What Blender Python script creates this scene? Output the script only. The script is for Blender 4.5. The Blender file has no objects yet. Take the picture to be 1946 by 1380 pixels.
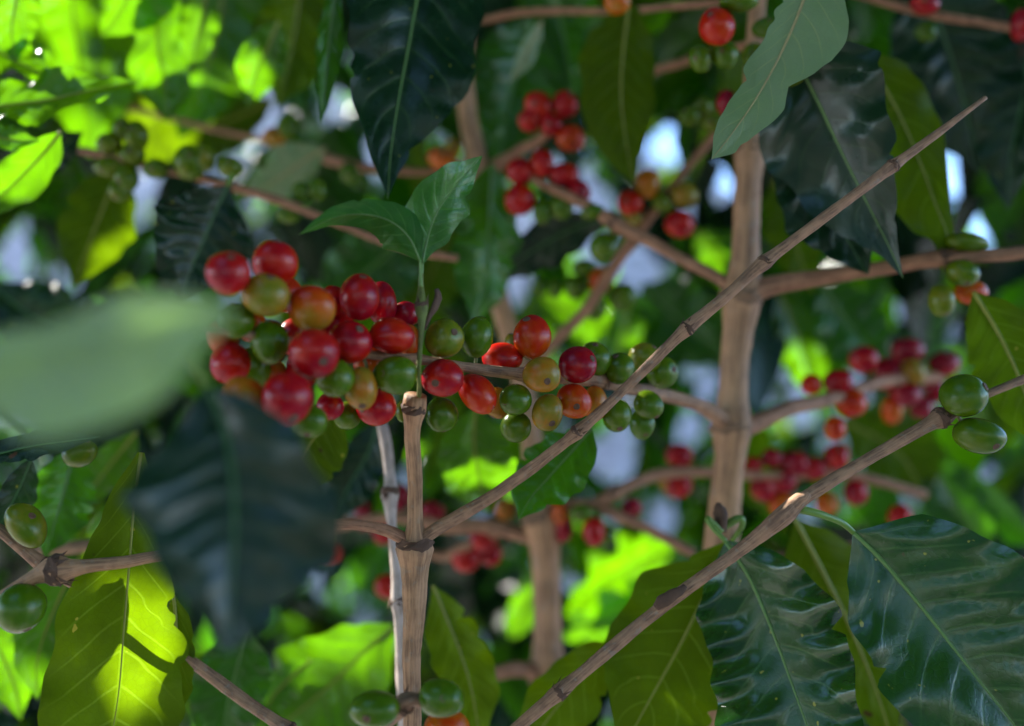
import bpy, math, random
import numpy as np
from mathutils import Vector

random.seed(7)
rng = np.random.default_rng(11)
scene = bpy.context.scene
COL = scene.collection

# ------------------------------------------------------------------ camera
W_PX, H_PX = 1946.0, 1380.0
LENS = 35.0
F_PX = LENS / 36.0 * W_PX
PITCH = math.radians(7.0)
CAM = np.array([0.0, 0.0, 1.3])
RIGHT = np.array([1.0, 0, 0])
FWD = np.array([0.0, math.cos(PITCH), math.sin(PITCH)])
UP = np.array([0.0, -math.sin(PITCH), math.cos(PITCH)])
FOCUS = 0.326

SUN = np.array([-0.68, 0.40, 0.62])
SUN = SUN / np.linalg.norm(SUN)


def P(px, py, d):
    return CAM + FWD * d + RIGHT * ((px - W_PX / 2) / F_PX * d) + UP * ((H_PX / 2 - py) / F_PX * d)


def project(v):
    r = v - CAM
    d = r @ FWD
    return W_PX / 2 + (r @ RIGHT) / d * F_PX, H_PX / 2 - (r @ UP) / d * F_PX, d


cd = bpy.data.cameras.new("camera")
cam = bpy.data.objects.new("camera", cd)
COL.objects.link(cam)
cam.location = CAM
cam.rotation_euler = (math.radians(90) + PITCH, 0, 0)
cd.lens = LENS
cd.sensor_width = 36
cd.clip_start = 0.01
cd.clip_end = 500
cd.dof.use_dof = True
cd.dof.focus_distance = FOCUS
cd.dof.aperture_fstop = 3.5
scene.camera = cam

# ------------------------------------------------------------------ node helpers


class NT:
    def __init__(self, name):
        self.m = bpy.data.materials.new(name)
        self.m.use_nodes = True
        self.t = self.m.node_tree
        self.t.nodes.clear()

    def n(self, typ, **kw):
        nd = self.t.nodes.new(typ)
        for k, v in kw.items():
            if k.startswith("i_"):
                key = k[2:]
                key = int(key) if key.isdigit() else key.replace("_", " ")
                self.put(nd.inputs[key], v)
            else:
                setattr(nd, k, v)
        return nd

    def put(self, sock, v):
        if isinstance(v, bpy.types.NodeSocket):
            self.t.links.new(v, sock)
        elif isinstance(v, tuple) and len(v) == 3 and sock.type == "RGBA":
            sock.default_value = (*v, 1)
        else:
            sock.default_value = v

    def math(self, op, a, b=None, c=None, clamp=False):
        nd = self.t.nodes.new("ShaderNodeMath")
        nd.operation = op
        nd.use_clamp = clamp
        self.put(nd.inputs[0], a)
        if b is not None:
            self.put(nd.inputs[1], b)
        if c is not None:
            self.put(nd.inputs[2], c)
        return nd.outputs[0]

    def mix(self, f, a, b):
        nd = self.t.nodes.new("ShaderNodeMix")
        nd.data_type = "RGBA"
        self.put(nd.inputs[0], f)
        self.put(nd.inputs[6], a)
        self.put(nd.inputs[7], b)
        return nd.outputs[2]

    def smooth(self, x, lo, hi, a=0.0, b=1.0):
        nd = self.t.nodes.new("ShaderNodeMapRange")
        nd.interpolation_type = "SMOOTHSTEP"
        self.put(nd.inputs[0], x)
        nd.inputs[1].default_value = lo
        nd.inputs[2].default_value = hi
        nd.inputs[3].default_value = a
        nd.inputs[4].default_value = b
        return nd.outputs[0]

    def noise(self, vec, scale, detail=3, rough=0.5):
        nd = self.t.nodes.new("ShaderNodeTexNoise")
        if vec is not None:
            self.put(nd.inputs["Vector"], vec)
        nd.inputs["Scale"].default_value = scale
        nd.inputs["Detail"].default_value = detail
        nd.inputs["Roughness"].default_value = rough
        return nd.outputs["Fac"]

    def out(self, shader):
        o = self.t.nodes.new("ShaderNodeOutputMaterial")
        self.t.links.new(shader, o.inputs["Surface"])
        return self.m


NVEIN = 9.0


def leaf_material(name, base, base2, trans, tfac, rough, vein, spots=0.0, veinfac=0.5, coat=0.0, spec=0.5, crough=0.065):
    k = NT(name)
    uv = k.n("ShaderNodeUVMap").outputs[0]
    sp = k.n("ShaderNodeSeparateXYZ", i_0=uv)
    t = sp.outputs[0]
    a = k.math("ABSOLUTE", k.math("MULTIPLY", k.math("SUBTRACT", sp.outputs[1], 0.5), 2.0))
    obj = k.n("ShaderNodeTexCoord").outputs["Object"]
    wob = k.noise(obj, 60, 2)
    ph = k.math("MULTIPLY", k.math("SUBTRACT", t, k.math("MULTIPLY", k.math("POWER", a, 1.25), 0.2)), NVEIN)
    ph = k.math("ADD", ph, k.math("MULTIPLY", wob, 0.25))
    dist = k.math("PINGPONG", ph, 0.5)
    vm = k.smooth(dist, 0.015, 0.075, 1.0, 0.0)
    vm = k.math("MULTIPLY", vm, k.smooth(a, 0.55, 1.0, 1.0, 0.1))
    mid = k.smooth(a, 0.012, 0.05, 1.0, 0.0)
    vm = k.math("MAXIMUM", vm, mid)
    vor = k.n("ShaderNodeTexVoronoi", feature="DISTANCE_TO_EDGE", i_Vector=obj, i_Scale=420.0).outputs["Distance"]
    net = k.smooth(vor, 0.0, 0.12, 1.0, 0.0)
    n1 = k.noise(obj, 45, 4, 0.6)
    n2 = k.noise(obj, 170, 3)
    col = k.mix(k.smooth(n1, 0.35, 0.65), base, base2)
    col = k.mix(k.math("MULTIPLY", vm, veinfac), col, vein)
    tcol = k.mix(k.smooth(n1, 0.3, 0.7), trans, tuple(c * 0.6 for c in trans))
    tcol = k.mix(k.math("MULTIPLY", vm, veinfac * 0.7), tcol, tuple(c * 0.5 for c in trans) if coat > 0.2 else tuple(min(1, c * 1.5 + 0.02) for c in trans))
    tcol = k.mix(k.math("MULTIPLY", net, 0.18), tcol, tuple(c * 0.5 for c in trans))
    if spots > 0:
        sm = k.smooth(k.noise(obj, 330, 1), 0.77 - spots * 0.03, 0.79, 0.0, 1.0)
        col = k.mix(sm, col, (0.30, 0.30, 0.03))
        tcol = k.mix(sm, tcol, (0.5, 0.45, 0.05))
        bm = k.smooth(k.noise(obj, 95, 2), 0.73, 0.76, 0.0, 1.0)
        col = k.mix(bm, col, (0.10, 0.045, 0.02))
        tcol = k.mix(bm, tcol, (0.06, 0.03, 0.01))
    h = k.math("ADD", k.math("MULTIPLY", vm, -0.5), k.math("MULTIPLY", net, -0.22))
    h = k.math("ADD", h, k.math("ADD", k.math("MULTIPLY", n2, 0.45), k.math("MULTIPLY", k.noise(obj, 700, 2), 0.25)))
    bmp = k.n("ShaderNodeBump", i_Strength=0.32, i_Distance=0.0006, i_Height=h).outputs[0]
    rr = k.math("ADD", k.math("MULTIPLY", k.math("SUBTRACT", n1, 0.5), 0.35), rough)
    pr = k.n("ShaderNodeBsdfPrincipled", i_Base_Color=col, i_Roughness=rr, i_Normal=bmp)
    pr.inputs["Specular IOR Level"].default_value = spec
    pr.inputs["Coat Weight"].default_value = coat
    pr.inputs["Coat Roughness"].default_value = crough
    tr = k.n("ShaderNodeBsdfTranslucent", i_Color=tcol)
    mx = k.n("ShaderNodeMixShader", i_0=tfac)
    k.t.links.new(pr.outputs[0], mx.inputs[1])
    k.t.links.new(tr.outputs[0], mx.inputs[2])
    return k.out(mx.outputs[0])


LM = {
    "dark": leaf_material("leaf_dark_glossy", (0.004, 0.020, 0.007), (0.007, 0.03, 0.009), (0.03, 0.12, 0.01), 0.05, 0.27,
                          (0.07, 0.16, 0.035), veinfac=0.2, spec=0.3, spots=0.4),
    "glossy": leaf_material("leaf_glossy_spotted", (0.006, 0.046, 0.004), (0.012, 0.070, 0.006), (0.06, 0.20, 0.01), 0.18, 0.235,
                            (0.10, 0.22, 0.05), spots=1.0, veinfac=0.28, coat=0.9, spec=0.45, crough=0.2),
    "mid": leaf_material("leaf_mid_green", (0.014, 0.06, 0.008), (0.024, 0.085, 0.011), (0.11, 0.42, 0.003), 0.48, 0.3,
                         (0.09, 0.2, 0.04), coat=0.35, spec=0.2),
    "olive": leaf_material("leaf_olive_thin", (0.05, 0.10, 0.003), (0.07, 0.12, 0.004), (0.20, 0.36, 0.001), 0.60, 0.45,
                           (0.16, 0.22, 0.03), spots=0.3, spec=0.15),
    "bright": leaf_material("leaf_bright_thin", (0.04, 0.13, 0.004), (0.06, 0.16, 0.005), (0.19, 0.54, 0.002), 0.60, 0.26,
                            (0.16, 0.26, 0.05), veinfac=0.6, coat=0.8, spec=0.2),
    "pale": leaf_material("leaf_pale_underside", (0.19, 0.29, 0.14), (0.23, 0.33, 0.17), (0.20, 0.42, 0.05), 0.3, 0.42,
                          (0.40, 0.40, 0.16), veinfac=0.3),
    "sheen": leaf_material("leaf_dark_blue_sheen", (0.004, 0.022, 0.010), (0.007, 0.03, 0.013), (0.03, 0.12, 0.01), 0.05, 0.3,
                           (0.05, 0.12, 0.03), veinfac=0.15, coat=0.3, spec=0.3, crough=0.22),
    "soft": leaf_material("leaf_pale_green_soft", (0.26, 0.38, 0.24), (0.32, 0.42, 0.29), (0.42, 0.75, 0.14), 0.48, 0.35,
                          (0.45, 0.5, 0.25), veinfac=0.3),
    "young": leaf_material("leaf_young_glossy", (0.02, 0.11, 0.02), (0.03, 0.14, 0.025), (0.15, 0.5, 0.01), 0.38, 0.24,
                           (0.12, 0.3, 0.07), veinfac=0.45),
}


def stalk_material(name, c1, c2, rough=0.4):
    k = NT(name)
    obj = k.n("ShaderNodeTexCoord").outputs["Object"]
    n = k.noise(obj, 250, 4)
    col = k.mix(n, c1, c2)
    b = k.n("ShaderNodeBump", i_Strength=0.3, i_Distance=0.0004, i_Height=n).outputs[0]
    p = k.n("ShaderNodeBsdfPrincipled", i_Base_Color=col, i_Roughness=rough, i_Normal=b)
    return k.out(p.outputs[0])


M_RIB = stalk_material("midrib_green", (0.09, 0.2, 0.04), (0.14, 0.27, 0.06))
M_RIB_DARK = stalk_material("midrib_dark_green", (0.035, 0.11, 0.03), (0.05, 0.15, 0.04))
M_RIB_PALE = stalk_material("midrib_straw", (0.4, 0.38, 0.15), (0.3, 0.22, 0.1), 0.55)
M_RIB_OL = stalk_material("midrib_olive", (0.2, 0.22, 0.02), (0.26, 0.28, 0.03))
M_PET = stalk_material("petiole_green", (0.10, 0.22, 0.03), (0.17, 0.28, 0.05))
M_PED = stalk_material("fruit_stalk_green", (0.12, 0.16, 0.04), (0.2, 0.16, 0.06), 0.5)
M_SCAR = stalk_material("scar_brown", (0.07, 0.035, 0.02), (0.16, 0.08, 0.04), 0.7)
M_NODE = stalk_material("node_bark_dark", (0.03, 0.016, 0.010), (0.16, 0.085, 0.05), 0.85)
M_NODE_SOFT = stalk_material("node_bark_brown", (0.10, 0.06, 0.035), (0.30, 0.17, 0.095), 0.8)


def bark_material(name, light, dark, speck=0.5, lichen=0.0):
    k = NT(name)
    at = k.n("ShaderNodeAttribute", attribute_name="bark").outputs["Vector"]
    mp = k.n("ShaderNodeMapping", i_Vector=at)
    mp.inputs["Scale"].default_value = (1.6, 1.6, 0.10)
    s1 = k.noise(mp.outputs[0], 2.4, 6, 0.65)
    mp2 = k.n("ShaderNodeMapping", i_Vector=at)
    mp2.inputs["Scale"].default_value = (3.0, 3.0, 0.5)
    s2 = k.noise(mp2.outputs[0], 3.0, 4, 0.6)
    s3 = k.noise(at, 0.5, 3)
    col = k.mix(k.smooth(s1, 0.36, 0.64), dark, light)
    col = k.mix(k.math("MULTIPLY", k.smooth(s3, 0.4, 0.65), 0.45), col, tuple(c * 1.35 for c in light))
    sp = k.smooth(s2, 0.66, 0.74, 0.0, 1.0)
    col = k.mix(k.math("MULTIPLY", sp, speck), col, tuple(c * 0.25 for c in dark))
    if lichen:
        lm = k.smooth(k.noise(at, 0.9, 4), 0.6, 0.68)
        col = k.mix(k.math("MULTIPLY", lm, lichen), col, (0.30, 0.30, 0.24))
    h = k.math("ADD", s1, k.math("MULTIPLY", s2, 0.5))
    b = k.n("ShaderNodeBump", i_Strength=0.7, i_Distance=0.0007, i_Height=h).outputs[0]
    p = k.n("ShaderNodeBsdfPrincipled", i_Base_Color=col, i_Roughness=0.58, i_Normal=b)
    p.inputs["Specular IOR Level"].default_value = 0.35
    return k.out(p.outputs[0])


M_BARK = bark_material("bark_tan", (0.45, 0.25, 0.13), (0.22, 0.118, 0.062), 0.6, 0.2)
M_BARK2 = bark_material("bark_grey_brown", (0.39, 0.22, 0.125), (0.17, 0.092, 0.056), 0.7, 0.35)
M_BARKR = bark_material("bark_reddish", (0.38, 0.19, 0.105), (0.18, 0.085, 0.045), 0.5)
M_BARKP = bark_material("bark_pale_grey", (0.56, 0.46, 0.40), (0.34, 0.26, 0.21), 0.7, 0.3)
M_BARKG = bark_material("bark_green_tip", (0.15, 0.19, 0.035), (0.09, 0.10, 0.025), 0.4)


def cherry_material():
    k = NT("coffee_cherry_skin")
    info = k.n("ShaderNodeObjectInfo")
    sc = k.n("ShaderNodeSeparateColor", i_0=info.outputs["Color"])
    tc = k.n("ShaderNodeTexCoord")
    gz = k.n("ShaderNodeSeparateXYZ", i_0=tc.outputs["Generated"]).outputs[2]
    gx = k.n("ShaderNodeSeparateXYZ", i_0=tc.outputs["Generated"]).outputs[0]
    off = k.n("ShaderNodeVectorMath", operation="ADD", i_0=tc.outputs["Generated"])
    cmb = k.n("ShaderNodeCombineXYZ", i_0=k.math("MULTIPLY", info.outputs["Random"], 31.0),
              i_1=k.math("MULTIPLY", info.outputs["Random"], 17.0))
    k.put(off.inputs[1], cmb.outputs[0])
    v = off.outputs[0]
    n1 = k.noise(v, 2.2, 3)
    n2 = k.noise(v, 40, 3)
    n3 = k.noise(v, 9, 4, 0.65)
    rip = k.math("ADD", sc.outputs[0], k.math("MULTIPLY", k.math("SUBTRACT", gz, 0.5), k.math("SUBTRACT", sc.outputs[1], 0.5)))
    rip = k.math("ADD", rip, k.math("MULTIPLY", k.math("SUBTRACT", n1, 0.5), 0.46))
    rip = k.math("ADD", rip, k.math("MULTIPLY", k.math("SUBTRACT", n3, 0.5), 0.12), clamp=True)
    rp = k.n("ShaderNodeValToRGB", i_0=rip)
    cr = rp.color_ramp
    cr.interpolation = "B_SPLINE"
    stops = [(0.0, (0.042, 0.115, 0.002)), (0.2, (0.10, 0.16, 0.003)), (0.38, (0.23, 0.18, 0.018)),
             (0.55, (0.46, 0.12, 0.003)), (0.70, (0.50, 0.032, 0.003)), (0.85, (0.43, 0.003, 0.002)), (1.0, (0.19, 0.002, 0.018))]
    while len(cr.elements) < len(stops):
        cr.elements.new(0.5)
    for e, (p_, c_) in zip(cr.elements, stops):
        e.position = p_
        e.color = (*c_, 1)
    col = rp.outputs[0]
    pale = k.smooth(n2, 0.62, 0.76, 0.0, 0.12)
    col = k.mix(pale, col, k.mix(0.5, col, (0.5, 0.42, 0.25)))
    blem = k.smooth(k.noise(v, 6.5, 3, 0.7), 0.70, 0.76, 0.0, 0.6)
    col = k.mix(blem, col, (0.07, 0.035, 0.018))
    h = k.math("ADD", k.math("MULTIPLY", n2, 0.25), k.math("MULTIPLY", n3, 0.8))
    b = k.n("ShaderNodeBump", i_Strength=0.22, i_Distance=0.0004, i_Height=h).outputs[0]
    rr = k.math("ADD", 0.15, k.math("MULTIPLY", n3, 0.18))
    p = k.n("ShaderNodeBsdfPrincipled", i_Base_Color=col, i_Roughness=rr, i_Normal=b)
    p.inputs["Subsurface Weight"].default_value = 0.08
    p.inputs["Subsurface Radius"].default_value = (1.0, 0.35, 0.1)
    p.inputs["Subsurface Scale"].default_value = 0.0018
    p.inputs["Specular IOR Level"].default_value = 0.3
    return k.out(p.outputs[0])


M_CHERRY = cherry_material()


def ground_material():
    k = NT("hillside_soil")
    obj = k.n("ShaderNodeTexCoord").outputs["Object"]
    a = k.noise(obj, 3.0, 6, 0.6)
    b_ = k.noise(obj, 25.0, 5, 0.6)
    col = k.mix(k.smooth(a, 0.35, 0.65), (0.36, 0.31, 0.31), (0.52, 0.46, 0.47))
    col = k.mix(k.smooth(b_, 0.5, 0.7), col, (0.10, 0.07, 0.04))
    col = k.mix(k.smooth(k.noise(obj, 8.0, 4), 0.55, 0.62), col, (0.06, 0.10, 0.02))
    bb = k.n("ShaderNodeBump", i_Strength=0.6, i_Distance=0.02, i_Height=b_).outputs[0]
    p = k.n("ShaderNodeBsdfPrincipled", i_Base_Color=col, i_Roughness=0.9, i_Normal=bb)
    return k.out(p.outputs[0])


M_GROUND = ground_material()

# ------------------------------------------------------------------ object helpers
ORIGIN = {}


def mesh_obj(name, verts, faces, mat, parent=None, origin=None, uvs=None, bark=None, smooth=True, mats=None, midx=None):
    verts = np.asarray(verts, dtype=float)
    if origin is None:
        origin = ORIGIN[parent.name] if parent is not None else verts.mean(0)
    origin = np.asarray(origin, dtype=float)
    me = bpy.data.meshes.new(name)
    me.from_pydata((verts - origin).tolist(), [], faces if isinstance(faces, list) else faces.tolist())
    if mats:
        for m in mats:
            me.materials.append(m)
    else:
        me.materials.append(mat)
    if midx is not None:
        me.polygons.foreach_set("material_index", np.asarray(midx, dtype=np.int32))
    if smooth:
        me.polygons.foreach_set("use_smooth", [True] * len(me.polygons))
    if uvs is not None:
        ul = me.uv_layers.new(name="UVMap")
        li = np.zeros(len(me.loops), dtype=np.int32)
        me.loops.foreach_get("vertex_index", li)
        ul.data.foreach_set("uv", np.asarray(uvs, dtype=np.float32)[li].ravel())
    if bark is not None:
        at = me.attributes.new("bark", "FLOAT_VECTOR", "POINT")
        at.data.foreach_set("vector", np.asarray(bark, dtype=np.float32).ravel())
    me.update()
    o = bpy.data.objects.new(name, me)
    COL.objects.link(o)
    if parent is not None:
        o.parent = parent
        o.location = Vector(origin - ORIGIN[parent.name])
    else:
        o.location = Vector(origin)
    ORIGIN[o.name] = origin
    return o


def empty_obj(name, origin):
    o = bpy.data.objects.new(name, None)
    o.empty_display_size = 0.01
    COL.objects.link(o)
    o.location = Vector(origin)
    ORIGIN[o.name] = np.asarray(origin, dtype=float)
    return o


def tag(o, label, cat, group=None):
    o["label"] = label
    o["category"] = cat
    if group:
        o["group"] = group
    return o


def catmull(pts, n):
    pts = np.asarray(pts, dtype=float)
    if len(pts) == 2:
        t = np.linspace(0, 1, n)[:, None]
        return pts[0] * (1 - t) + pts[1] * t
    p = np.vstack([2 * pts[0] - pts[1], pts, 2 * pts[-1] - pts[-2]])
    seg = np.linalg.norm(np.diff(pts[:, :3], axis=0), axis=1)
    cum = np.concatenate([[0], np.cumsum(seg)])
    out = []
    for s in np.linspace(0, cum[-1], n):
        i = min(int(np.searchsorted(cum, s, side="right")) - 1, len(seg) - 1)
        i = max(i, 0)
        u = (s - cum[i]) / max(seg[i], 1e-9)
        a, b, c, d = p[i], p[i + 1], p[i + 2], p[i + 3]
        out.append(0.5 * ((2 * b) + (-a + c) * u + (2 * a - 5 * b + 4 * c - d) * u * u + (-a + 3 * b - 3 * c + d) * u ** 3))
    return np.array(out)


BRANCHES = []  # sampled centre lines, so that fruit stalks find their branch


def tube_mesh(c, r, sides=14, jitter=0.06, seed=0, cap=True):
    g = np.random.default_rng(seed)
    n = len(c)
    T = np.gradient(c, axis=0)
    T /= np.linalg.norm(T, axis=1)[:, None] + 1e-12
    ref = np.array([0.3, 0.9, 0.2])
    u = np.cross(T[0], ref)
    u /= np.linalg.norm(u)
    V, B = [], []
    L = 0.0
    ph = g.uniform(0, 6.28, 4)
    rm = max(float(np.mean(r)), 1e-5)
    for i in range(n):
        if i:
            L += np.linalg.norm(c[i] - c[i - 1])
        u = u - T[i] * (u @ T[i])
        u /= np.linalg.norm(u)
        w = np.cross(T[i], u)
        th = np.linspace(0, 2 * math.pi, sides, endpoint=False)
        s = L / rm
        rad = r[i] * (1 + jitter * (np.sin(th * 2 + ph[0] + s * 0.13) + 0.6 * np.sin(3 * th + ph[1] - s * 0.21)
                                    + 0.7 * np.sin(s * 0.45 + ph[2]) + g.normal(0, 0.35, sides)))
        V.append(c[i] + (np.cos(th) * rad)[:, None] * u + (np.sin(th) * rad)[:, None] * w)
        B.append(np.stack([np.cos(th), np.sin(th), np.full(sides, s)], 1))
    V = np.vstack(V)
    B = np.vstack(B)
    B = B + g.uniform(0, 50, 3) * np.array([0, 0, 1])
    F = []
    for i in range(n - 1):
        for j in range(sides):
            k = (j + 1) % sides
            F.append((i * sides + j, i * sides + k, (i + 1) * sides + k, (i + 1) * sides + j))
    if cap:
        F.append(tuple(range(sides))[::-1])
        F.append(tuple((n - 1) * sides + j for j in range(sides)))
    return V, F, B


def branch(name, pts, mat, parent=None, nodes=(), seed=1, jitter=0.05, reg=True, sides=14, step=0.0022, spiky=True, nodemat=None):
    """pts = (px, py, width_px, depth)"""
    w = np.array([P(x, y, d) for x, y, ww, d in pts])
    rr = np.array([ww * 0.5 * d / F_PX for x, y, ww, d in pts])
    length = np.linalg.norm(np.diff(w, axis=0), axis=1).sum()
    n = int(min(220, max(10, length / step)))
    s = catmull(np.hstack([w, rr[:, None]]), n)
    c, r = s[:, :3], np.abs(s[:, 3]) + 1e-5
    g = np.random.default_rng(seed)
    c = c + np.stack([np.interp(np.linspace(0, 1, n), np.linspace(0, 1, 9), g.normal(0, 0.12, 9)) for _ in range(3)], 1) * r[:, None]
    marks = []
    for (nx, ny) in nodes:
        q = np.array([project(p)[:2] for p in c])
        i = int(np.argmin(((q - np.array([nx, ny])) ** 2).sum(1)))
        marks.append(i)
    base = r.copy()
    ds = length / n
    for i in marks:
        d = (np.arange(n) - i) * ds
        r = r * (1 + 0.32 * np.exp(-(d / (1.5 * base[i])) ** 2))
    V, F, B = tube_mesh(c, r, sides, jitter, seed)
    o = mesh_obj(name, V, F, mat, parent, origin=None if parent is not None else c[0], bark=B)
    for j, i in enumerate(marks):
        node_mesh(o, c, r, i, seed * 31 + j, spiky, nodemat)
    if reg:
        BRANCHES.append(c)
    return o


def node_mesh(parent, c, r, i, seed, spiky=True, mat=None):
    g = np.random.default_rng(seed)
    n = len(c)
    T = c[min(i + 1, n - 1)] - c[max(i - 1, 0)]
    T /= np.linalg.norm(T)
    u = np.cross(T, [0.2, 0.9, 0.3])
    u /= np.linalg.norm(u)
    w = np.cross(T, u)
    R = r[i]
    V, F = [], []
    sides = 16
    prof = [(-0.42, 0.93), (-0.22, 1.02), (0.0, 1.06), (0.22, 1.02), (0.42, 0.93)]
    th = np.linspace(0, 2 * math.pi, sides, endpoint=False)
    for k, (a, b) in enumerate(prof):
        off = a * R * (0.7 + 0.5 * g.random(sides))
        rad = R * b * (1 + g.normal(0, 0.07, sides))
        for j in range(sides):
            V.append(c[i] + T * off[j] + (u * math.cos(th[j]) + w * math.sin(th[j])) * rad[j])
    for k in range(len(prof) - 1):
        for j in range(sides):
            q = (j + 1) % sides
            F.append((k * sides + j, k * sides + q, (k + 1) * sides + q, (k + 1) * sides + j))
    if spiky:
        for _ in range(9):
            a = g.uniform(0, 6.28)
            d = u * math.cos(a) + w * math.sin(a)
            b0 = c[i] + d * R * 0.9 + T * R * g.uniform(-0.5, 0.5)
            tip = b0 + d * R * g.uniform(0.25, 0.6) + T * R * g.uniform(0.3, 1.5)
            e1 = np.cross(d, T) * R * 0.22
            e2 = T * R * 0.22
            q = len(V)
            V += [b0 + e1, b0 - e1, b0 + e2, tip]
            F += [(q, q + 1, q + 3), (q + 1, q + 2, q + 3), (q + 2, q, q + 3)]
    return mesh_obj("node_scar", V, F, mat or (M_NODE if spiky else M_NODE_SOFT), parent, smooth=False)


# ------------------------------------------------------------------ leaves
PT = np.array([0, .04, .12, .24, .38, .52, .66, .78, .87, .93, .97, 1.0])
PW = np.array([.03, .17, .50, .80, .97, 1.0, .88, .63, .36, .17, .08, .0])


def leaf(label, pts, w=60, roll=0.0, fold=0.18, mat="mid", wave=0.10, waves=5.0, quilt=0.035, wl=None, wr=None, twist=0.0,
         seed=None, nu=64, nv=20, pet=None, petw=11, ribw=6.5, curl=0.0, group=None, rib=None, cat="leaf"):
    leaf.count += 1
    seed = leaf.count * 7 if seed is None else seed
    g = np.random.default_rng(seed)
    wp = np.array([P(*p) for p in pts])
    c = catmull(wp, nu + 1)
    T = np.gradient(c, axis=0)
    T /= np.linalg.norm(T, axis=1)[:, None]
    tt = np.linspace(0, 1, nu + 1)
    ph = g.uniform(0, 6.28, 8)
    amp = g.uniform(0.35, 1.25, (2, 16))
    bites = [(g.uniform(0.12, 0.9), g.uniform(0.012, 0.03), g.uniform(0.05, 0.22), int(g.integers(2))) for _ in range(int(g.integers(2, 6)))]
    V, UV = [], []
    for i in range(nu + 1):
        t = tt[i]
        view = CAM - c[i]
        d = (c[i] - CAM) @ FWD
        view /= np.linalg.norm(view)
        S0 = np.cross(T[i], view)
        S0 /= np.linalg.norm(S0)
        N0 = np.cross(S0, T[i])
        th = math.radians(roll + twist * (t - 0.5))
        S = math.cos(th) * S0 + math.sin(th) * N0
        N = -math.sin(th) * S0 + math.cos(th) * N0
        px = d / F_PX / max(abs(math.cos(math.radians(roll))), 0.3)
        prof = np.interp(t, PT, PW)
        irr = 1 + 0.05 * math.sin(t * 17 + ph[0]) + 0.03 * math.sin(t * 31 + ph[1])
        irl = 1 + 0.05 * math.sin(t * 15 + ph[2]) + 0.03 * math.sin(t * 29 + ph[3])
        a = (np.interp(t, np.linspace(0, 1, len(wr)), wr) if wr is not None else w * prof) * irr * px
        b = (np.interp(t, np.linspace(0, 1, len(wl)), wl) if wl is not None else w * prof) * irl * px
        for bt, bw, ba, bs in bites:
            q = 1 - ba * math.exp(-((t - bt) / bw) ** 2)
            a, b = (a * q, b) if bs else (a, b * q)
        for j in range(nv + 1):
            v = -1 + 2 * j / nv
            hw = a if v > 0 else b
            av = abs(v)
            q = NVEIN * (t - 0.2 * av ** 1.25)
            pil = abs(math.sin(math.pi * q)) ** 0.7 * (1 - av ** 3) * min(1, av * 3)
            side = 0 if v > 0 else 1
            wv = math.sin(waves * 2 * math.pi * t + ph[4 + side] + 0.6 * math.sin(9 * t + ph[6])) * av ** 2.2
            pil *= np.interp(q, np.arange(16) - 2.5, amp[side])
            low = 0.07 * math.sin(t * 7 + ph[7] + v * 2.2) + 0.035 * math.sin(t * 13 + ph[2] - v * 3.1)
            z = hw * (fold * av + wave * wv + quilt * 2.0 * pil - curl * av * av + low * min(1, 2.5 * av))
            V.append(c[i] + S * (v * hw * (1 - 0.25 * fold * av)) + N * z)
            UV.append((t, (v + 1) / 2))
    F = []
    m = nv + 1
    for i in range(nu):
        for j in range(nv):
            F.append((i * m + j, i * m + j + 1, (i + 1) * m + j + 1, (i + 1) * m + j))
    org = wp[0] if pet is None else P(*pet[0])
    root = empty_obj("coffee_leaf", org)
    tag(root, label, cat, group)
    mesh_obj("blade", V, F, LM[mat], root, uvs=UV)
    rm = rib or {"pale": M_RIB_PALE, "olive": M_RIB_OL, "bright": M_RIB_OL, "dark": M_RIB_DARK}.get(mat, M_RIB)
    cr = np.array([P(*p) for p in pts])
    cc = catmull(cr, 30)
    dm = np.array([(p - CAM) @ FWD for p in cc])
    rr = ribw * 0.5 * dm / F_PX * np.linspace(1.0, 0.18, 30)
    vv, ff, _ = tube_mesh(cc, rr, 8, 0.02, seed)
    mesh_obj("midrib", vv, ff, rm, root)
    if pet is not None:
        pp = np.array([P(*p) for p in list(pet) + [pts[0]]])
        pc = catmull(pp, 18)
        dm = np.array([(p - CAM) @ FWD for p in pc])
        pr = petw * 0.5 * dm / F_PX * np.linspace(1.0, ribw / petw, 18)
        vv, ff, _ = tube_mesh(pc, pr, 10, 0.03, seed + 1)
        mesh_obj("petiole", vv, ff, M_PET, root)
    return root


leaf.count = 0

# ------------------------------------------------------------------ cherries


def sphere_template(nu=28, nv=16):
    V, F = [], []
    for i in range(nv + 1):
        p = math.pi * i / nv
        for j in range(nu):
            a = 2 * math.pi * j / nu
            V.append((math.sin(p) * math.cos(a), math.sin(p) * math.sin(a), math.cos(p)))
    for i in range(nv):
        for j in range(nu):
            k = (j + 1) % nu
            F.append((i * nu + j, (i + 1) * nu + j, (i + 1) * nu + k, i * nu + k))
    return np.array(V), F


SPH_V, SPH_F = sphere_template()


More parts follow.
